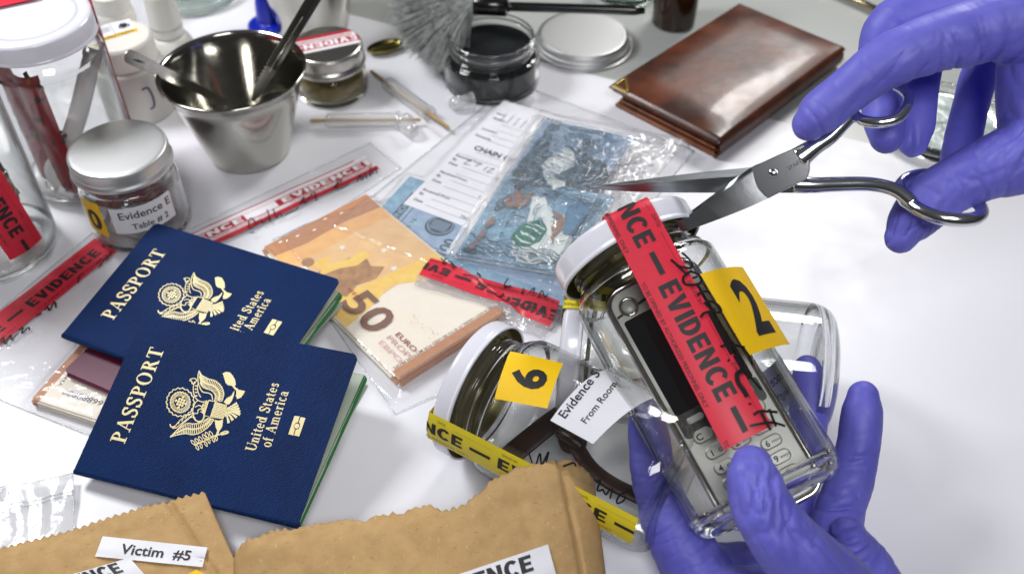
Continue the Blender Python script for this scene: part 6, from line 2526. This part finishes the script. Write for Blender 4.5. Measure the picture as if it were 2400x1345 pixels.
def paper_bag(name, label, top_px, bot_px, ztop, zbot, seed, puff=.5, tooth=.09, torn=.3):
    """pinked top edge through photo pixels; the sheet runs down to bot_px; front and back sheets joined at the sides"""
    rs = vnoise(seed)
    Tp = crom([U(p[0], p[1], z) for p, z in zip(top_px, ztop)], 10)
    Bp = crom([U(p[0], p[1], z) for p, z in zip(bot_px, zbot)], 10)
    # resample by length
    def resamp(A, n):
        d = np.concatenate([[0], np.cumsum(np.linalg.norm(np.diff(A, axis=0), axis=1))])
        return np.stack([np.interp(np.linspace(0, d[-1], n), d, A[:, k]) for k in range(3)], 1), d[-1]
    N = 221
    Tp, lt = resamp(Tp, N)
    Bp, _ = resamp(Bp, N)
    c = Vector(Tp.mean(0))
    c.z = 0
    mb = MB()
    per = .36
    NV = 40

    def pt(i, j, side):
        t = j / NV
        a, b = Vector(Tp[i]), Vector(Bp[i])
        p = a.lerp(b, t)
        x = lt * i / (N - 1)
        if j == 0:
            tri = abs(((x / per) % 1) - .5) * 2
            dirv = (a - b).normalized()
            p = p + dirv * (tooth * 2 * (tri - .5) + torn * (.10 * rs(x * 2.3, 4.4) + .06 * rs(x * 6.1, 9.2)))
        w = math.sin(math.pi * i / (N - 1)) ** .5
        if side == 0:
            cr1 = abs(rs(x * .30 + t * 2.1, t * 3.2 - x * .12))
            cr2 = abs(rs(x * .75 - t * 3.3 + 7, t * 6 + x * .2))
            fold = -.22 * max(0, 1 - abs(x - lt * .86 - 1.6 * t) / .22)
            p = p + Vector((0, 0, (puff * math.sin(min(1, t * 1.2) * math.pi * .5) + .42 * cr1 + .20 * cr2) * w * min(1, .25 + t * 9) + fold))
        else:
            p = p + Vector((0, 0, -.06 - (.5 * t + .1) * w * min(1, t * 6)))
            p.z = max(.03, p.z)
        return p - c
    for side in (0, 1):
        vs = [pt(i, j, side) for j in range(NV + 1) for i in range(N)]
        fs = [(j * N + i, j * N + i + 1, (j + 1) * N + i + 1, (j + 1) * N + i) for j in range(NV) for i in range(N - 1)]
        if side == 0:
            fs = [tuple(reversed(f)) for f in fs]
        mb.add(vs, fs, 0, True)
    root = thing(name, label, 'paper bag', Matrix.Translation(c), 'brown paper bags')
    o = mb.obj('bag_paper', M_KRAFT, root)
    o['_'] = 0
    del o['_']
    sol = o.modifiers.new('thickness', 'SOLIDIFY')
    sol.thickness = .0004
    sol.offset = 0

    def on(px, py, lift=.03):
        """surface point of the front sheet seen at a photo pixel"""
        best, bd = None, 1e9
        for j in range(0, NV + 1):
            for i in range(0, N, 4):
                q = pt(i, j, 0) + c
                x, y = px_of(q)
                d = (x - px) ** 2 + (y - py) ** 2
                if d < bd:
                    bd, best = d, q
        w = plane_hit(px, py, best, Vector((0, -.2, 1)).normalized())
        return w + Vector((0, -.2, 1)).normalized() * lift - c
    return root, on


def px_label(root, on, quad, parts, name, mats, nx=10, ny=6):
    """paper label over four photo pixels TL TR BR BL, parts = [(shape in (s,t up), mat)]"""
    m = MB()
    P = [[on(*Vector((quad[0])).lerp(Vector(quad[1]), i / nx).lerp(Vector(quad[3]).lerp(Vector(quad[2]), i / nx), j / ny), lift=.13) for i in range(nx + 1)] for j in range(ny + 1)]

    def fn(s, t, l=0.0):
        x, y = min(max(s, 0), 1) * nx, min(max(1 - t, 0), 1) * ny
        i, j = min(int(x), nx - 1), min(int(y), ny - 1)
        a, b = x - i, y - j
        p = (P[j][i] * (1 - a) + P[j][i + 1] * a) * (1 - b) + (P[j + 1][i] * (1 - a) + P[j + 1][i + 1] * a) * b
        return p + Vector((0, 0, l))
    m.grid(lambda s, t: fn(s, t), nx, ny, 0)
    for shp, mi in parts:
        m.decal(shp, lambda u, v: fn(u, v, .02), mi, .12)
    return m.obj(name, mats, root)


b1, on1 = paper_bag('paper_bag', 'left brown paper bag with a saw-tooth top and a Victim #5 label',
                    [(-140, 1330), (0, 1288), (160, 1245), (300, 1200), (480, 1154)], [(-200, 1700), (0, 1680), (200, 1640), (420, 1600), (660, 1560)], [1.2, 1.5, 1.7, 1.8, 1.6], [.4, .9, 1.1, .9, .4], 81, puff=.12)
px_label(b1, on1, [(243, 1258), (488, 1284), (476, 1330), (225, 1305)], [(xf(text_fit('Victim  #5', .66, .5, .02), 0, .54, .26), 1)], 'victim_label', [M_LABEL, M_BLACK_INK])
px_label(b1, on1, [(120, 1362), (306, 1308), (345, 1352), (170, 1420)], [(xf(text_fit('EVIDENCE', 1.1, .46, .03, 'RIGHT'), 0, .82, .5), 1)], 'evidence_label', [M_LABEL, M_BLACK_INK])
px_label(b1, on1, [(430, 1352), (462, 1336), (482, 1346), (450, 1372)], [], 'yellow_sticker', [M_YELLOW])
b2_, on2 = paper_bag('paper_bag', 'right brown paper bag with a torn wavy top over the jar numbered six',
                     [(548, 1345), (556, 1290), (610, 1256), (760, 1228), (905, 1214), (986, 1187), (1045, 1195), (1110, 1165), (1156, 1128), (1200, 1108), (1245, 1092), (1300, 1078), (1350, 1088), (1388, 1122), (1396, 1160)],
                     [(560, 1760), (620, 1750), (680, 1745), (780, 1740), (880, 1735), (960, 1730), (1030, 1725), (1090, 1720), (1140, 1720), (1190, 1715), (1240, 1715), (1290, 1710), (1340, 1700), (1400, 1690), (1460, 1670)],
                     [1.2, 1.9, 2.5, 3.2, 3.7, 4.0, 4.1, 4.4, 4.8, 5.1, 5.3, 5.4, 5.2, 4.6, 3.8], [.5, .8, 1.2, 1.6, 2.0, 2.2, 2.3, 2.3, 2.3, 2.3, 2.2, 2.0, 1.6, 1.1, .6], 91, puff=.2, tooth=.05, torn=1.3)
px_label(b2_, on2, [(1060, 1352), (1284, 1277), (1304, 1352), (1080, 1425)], [(xf(text_fit('EVIDENCE', 1.15, .5, .03, 'RIGHT'), 0, .80, .38), 1)], 'evidence_label', [M_LABEL, M_BLACK_INK])
# ------------------------------------------------------------------ gloved hands
M_GLOVE = mat('nitrile_glove', rgb(110, 109, 205), 0.5, spec=.38, var=(.5, .7, rgb(88, 87, 189)), bump=(7, .10, .02), rvar=(1.0, .5))


def capsule_chain(mb, pts, n=7):
    """tapered round tube through (px, py, depth, radius cm) with rounded ends"""
    A = np.array([list(D(p[0], p[1], p[2])) + [p[3]] for p in pts])
    A[:, 3] *= 1.07
    C = crom(A, n)
    P = [Vector(c[:3]) for c in C]
    Rr = [c[3] for c in C]
    # rounded ends
    d0 = (P[0] - P[1]).normalized()
    d1 = (P[-1] - P[-2]).normalized()
    pre = [(P[0] + d0 * Rr[0] * math.sin(a), Rr[0] * math.cos(a)) for a in (1.45, 1.2, .9, .6, .3)]
    post = [(P[-1] + d1 * Rr[-1] * math.sin(a), Rr[-1] * math.cos(a)) for a in (.3, .6, .9, 1.2, 1.45)]
    path = [p for p, r in pre] + P + [p for p, r in post]
    rad = [r for p, r in pre] + Rr + [r for p, r in post]
    mb.tube(path, rad, 0, 20)


def blob(mb, p, r):
    c = D(p[0], p[1], p[2])
    prof = [(r * math.sin(a), -r * math.cos(a)) for a in np.linspace(0, math.pi, 14)]
    mb.lathe(prof, 0, 20, Matrix.Translation(c))


def vnoise_np(seed):
    G = np.random.RandomState(seed).rand(64, 64) * 2 - 1

    def fn(x, y):
        xi, yi = np.floor(x).astype(int), np.floor(y).astype(int)
        fx, fy = x - xi, y - yi
        fx, fy = fx * fx * (3 - 2 * fx), fy * fy * (3 - 2 * fy)
        a, b = G[xi % 64, yi % 64], G[(xi + 1) % 64, yi % 64]
        c, d = G[xi % 64, (yi + 1) % 64], G[(xi + 1) % 64, (yi + 1) % 64]
        return (a * (1 - fx) + b * fx) * (1 - fy) + (c * (1 - fx) + d * fx) * fy
    return fn


def hand(name, label, chains, folds, voxel=.085, smooth=8, seed=3):
    mb = MB()
    for c in chains:
        capsule_chain(mb, c)
    tmp = mb.obj('hand_build', M_GLOVE)
    md = tmp.modifiers.new('r', 'REMESH')
    md.mode = 'VOXEL'
    md.voxel_size = voxel * S
    md.use_smooth_shade = True
    sm = tmp.modifiers.new('s', 'SMOOTH')
    sm.factor = .5
    sm.iterations = smooth
    dg = bpy.context.evaluated_depsgraph_get()
    me = bpy.data.meshes.new_from_object(tmp.evaluated_get(dg))
    bpy.data.objects.remove(tmp)
    n = len(me.vertices)
    co = np.empty(n * 3)
    me.vertices.foreach_get('co', co)
    co = co.reshape(-1, 3) / S
    no = np.empty(n * 3)
    me.vertices.foreach_get('normal', no)
    no = no.reshape(-1, 3)
    vn = vnoise_np(seed)
    nz = vn(co[:, 0] * .9 + co[:, 2] * .4, co[:, 1] * .9 - co[:, 2] * .7)
    nz2 = vn(co[:, 0] * 2.3 - co[:, 2], co[:, 1] * 2.3 + co[:, 2] * 1.3)
    disp = .035 * nz + .012 * nz2
    fine_r = (1 - np.abs(vn(co[:, 0] * .8 + co[:, 1] * .5 + 20, co[:, 2] * 1.1 - co[:, 1] * .7 + 9))) ** 7
    disp -= .022 * fine_r
    for (px, py, d, ang, rad, lam, amp) in folds:
        c = np.array(D(px, py, d))
        u = AX_R * math.cos(R_(ang)) - AX_U * math.sin(R_(ang))       # direction across the folds, image angle (y down)
        v = AX_R * -math.sin(R_(ang)) - AX_U * math.cos(R_(ang))
        q = co - c
        du, dv = q @ np.array(u), q @ np.array(v)
        r2 = (q ** 2).sum(1)
        w = np.exp(-r2 / rad ** 2)
        # irregular sharp creases: ridged noise drawn out along the fold
        wob = .35 * nz * lam
        r1 = (1 - np.abs(vn((du + wob) / (lam * 1.5) + 7.3 * px, dv / (lam * 6) + py))) ** 5
        r2 = (1 - np.abs(vn((du - wob) / (lam * .8) + 3.1 * py, dv / (lam * 4) + px))) ** 6
        soft = vn(du / (lam * 2.2) + py, dv / (lam * 5) + px)
        disp += 2.3 * amp * w * (1.1 * soft - 1.9 * r1 - 1.0 * r2 + .5)
    co = co + no * disp[:, None]
    c0 = co.mean(0)
    me.vertices.foreach_set('co', ((co - c0) * S).ravel())
    me.update()
    me.name = name
    me.materials.clear()
    me.materials.append(M_GLOVE)
    me.polygons.foreach_set('material_index', [0] * len(me.polygons))
    o = bpy.data.objects.new(name, me)
    COL.objects.link(o)
    o.location = Vector(c0) * S
    tag(o, label, 'gloved hand', 'blue gloved hands')
    return o


cut_chains = [
    # index finger along the shank
    [(1898, 290, 42.9, .74), (1925, 264, 42.6, .93), (1985, 214, 42.2, .92), (2050, 164, 41.9, 1.02), (2110, 132, 41.7, 1.16), (2190, 100, 41.6, 1.16), (2270, 78, 41.6, 1.28), (2350, 62, 41.6, 1.5), (2470, 60, 41.8, 1.8), (2640, 80, 42.2, 2.0)],
    # middle finger folded down through the ring
    [(2078, 322, 44.2, .70), (2072, 280, 44.4, .86), (2066, 200, 44.9, .92), (2066, 120, 45.0, .98), (2088, 66, 44.8, 1.08), (2150, 35, 44.4, 1.1), (2250, 15, 44.0, 1.2), (2360, 10, 43.8, 1.5), (2620, 30, 44, 2.0)],
    # ring finger
    [(2140, 335, 46.2, .64), (2148, 290, 46.4, .82), (2154, 210, 46.8, .86), (2168, 130, 47.0, .94), (2230, 70, 46.6, 1.0), (2320, 40, 46.2, 1.15), (2430, 30, 46, 1.5), (2640, 40, 46.2, 2.0)],
    # little finger
    [(2240, 372, 47.6, .66), (2256, 330, 48.0, .80), (2274, 250, 48.6, .82), (2300, 170, 48.8, .86), (2360, 100, 48.4, .95), (2450, 60, 48.0, 1.3), (2650, 60, 47.8, 1.8)],
    # thumb through the other ring
    [(2112, 555, 43.9, .72), (2128, 528, 43.8, .94), (2162, 487, 43.5, 1.06), (2200, 455, 43.2, 1.12), (2250, 425, 42.8, 1.16), (2310, 396, 42.4, 1.28), (2390, 368, 42.0, 1.56), (2480, 320, 42.0, 1.9), (2620, 220, 42.6, 2.3)],
    # web and back of the hand
    [(2432, 120, 42.4, 1.55), (2440, 200, 42.6, 1.7), (2444, 300, 42.4, 1.7)],
    [(2520, 60, 44.2, 2.6), (2580, 160, 44.0, 2.8), (2600, 260, 43.4, 2.4)],
    [(2560, 120, 44.5, 3.0), (2760, 120, 44.5, 3.1), (3000, 100, 44.5, 3.2)],
]
cut_folds = [
    (2130, 185, 41.0, 40, 1.1, .42, .035), (2085, 215, 41.4, 40, .9, .40, .03), (1990, 250, 41.6, 35, 1.0, .5, .028), (1900, 300, 42.0, -40, .7, .42, .04),
    (2255, 150, 41.0, -20, 1.4, .46, .05), (2330, 170, 40.8, -12, 1.6, .55, .07), (2370, 240, 41.0, -15, 1.5, .55, .06), (2030, 60, 44, -35, 1.2, .5, .03),
    (2190, 500, 42.3, 15, 1.3, .40, .05), (2110, 540, 42.9, 5, 1.0, .36, .055), (2320, 470, 41.2, -30, 1.3, .45, .04), (2390, 330, 40.6, 40, 1.4, .6, .05), (2300, 330, 42, 40, 1.1, .5, .03),
    (2075, 330, 43.5, 10, .8, .4, .03), (2140, 340, 45.6, 5, .8, .4, .03),
]
hand('gloved_hand', 'hand in a blue nitrile glove working the scissors', cut_chains, cut_folds, seed=8)

hold_chains = [
    # forefinger up the left side of the jar
    [(1512, 968, 46.6, .70), (1518, 1005, 46.4, .92), (1528, 1080, 46.2, 1.02), (1546, 1165, 45.7, 1.12), (1586, 1260, 45.0, 1.3), (1640, 1350, 44.6, 1.5), (1700, 1450, 43.6, 1.5), (1820, 1560, 42.6, 2.0)],
    # middle finger behind the jar
    [(1893, 866, 48.0, .66), (1896, 900, 47.9, .82), (1894, 980, 47.6, .86), (1880, 1080, 47.3, .92), (1862, 1180, 47.0, 1.0), (1860, 1280, 46.4, 1.15), (1900, 1400, 45, 1.6), (1950, 1540, 43.4, 2.1)],
    # ring finger at the right
    [(2022, 928, 45.6, .68), (2020, 966, 45.5, .86), (2012, 1040, 45.3, .92), (1994, 1120, 45.0, .98), (1968, 1200, 44.6, 1.05), (1955, 1290, 44.2, 1.3), (1975, 1420, 43.4, 1.7), (2000, 1560, 42.8, 2.1)],
    # thumb across the front
    [(1764, 1092, 38.5, .80), (1768, 1118, 38.2, 1.0), (1780, 1166, 37.9, 1.12), (1806, 1216, 37.8, 1.2), (1846, 1270, 37.9, 1.3), (1896, 1332, 38.4, 1.5), (1960, 1420, 39.4, 1.9), (2010, 1540, 40.8, 2.4)],
    # palm edge and heel
    [(1990, 1252, 43.0, .75), (2016, 1310, 42.2, 1.15), (2035, 1390, 41.6, 1.6), (2050, 1500, 41.4, 2.0)],
    [(1690, 1395, 44.4, 1.3), (1800, 1420, 44.2, 1.7), (1920, 1420, 43.2, 2.0)],
    [(1630, 1335, 45.2, 1.2), (1720, 1350, 45.4, 1.5), (1830, 1350, 45.2, 1.6), (1930, 1330, 44.4, 1.5)],
    [(1700, 1430, 43.2, 1.8), (1850, 1450, 42.6, 2.2)],
    [(1950, 1560, 42.4, 3.0), (1990, 1750, 42.0, 3.1), (2010, 1950, 42.0, 3.2)],
]
hold_folds = [
    (1760, 1130, 36.9, 20, .9, .34, .045), (1790, 1170, 36.8, 5, 1.3, .42, .05), (1730, 1105, 37.6, 30, .8, .34, .035), (1850, 1245, 36.6, 150, 1.4, .5, .045),
    (1525, 1080, 45.7, 75, 1.0, .36, .04), (1540, 1140, 45.2, 78, 1.1, .34, .05), (1530, 1190, 45, 70, 1.1, .4, .05), (1570, 1290, 44.2, 60, 1.3, .42, .05),
    (1985, 1190, 43.6, 80, 1.0, .34, .05), (2020, 1300, 41.2, 70, 1.5, .42, .06), (1960, 1300, 42.0, 60, 1.4, .42, .06), (2000, 1080, 44.4, 80, 1.1, .5, .03), (1920, 1330, 37, 140, 1.6, .5, .05),
]
hand('gloved_hand', 'hand in a blue nitrile glove holding up the phone jar, thumb in front', hold_chains, hold_folds, seed=15)
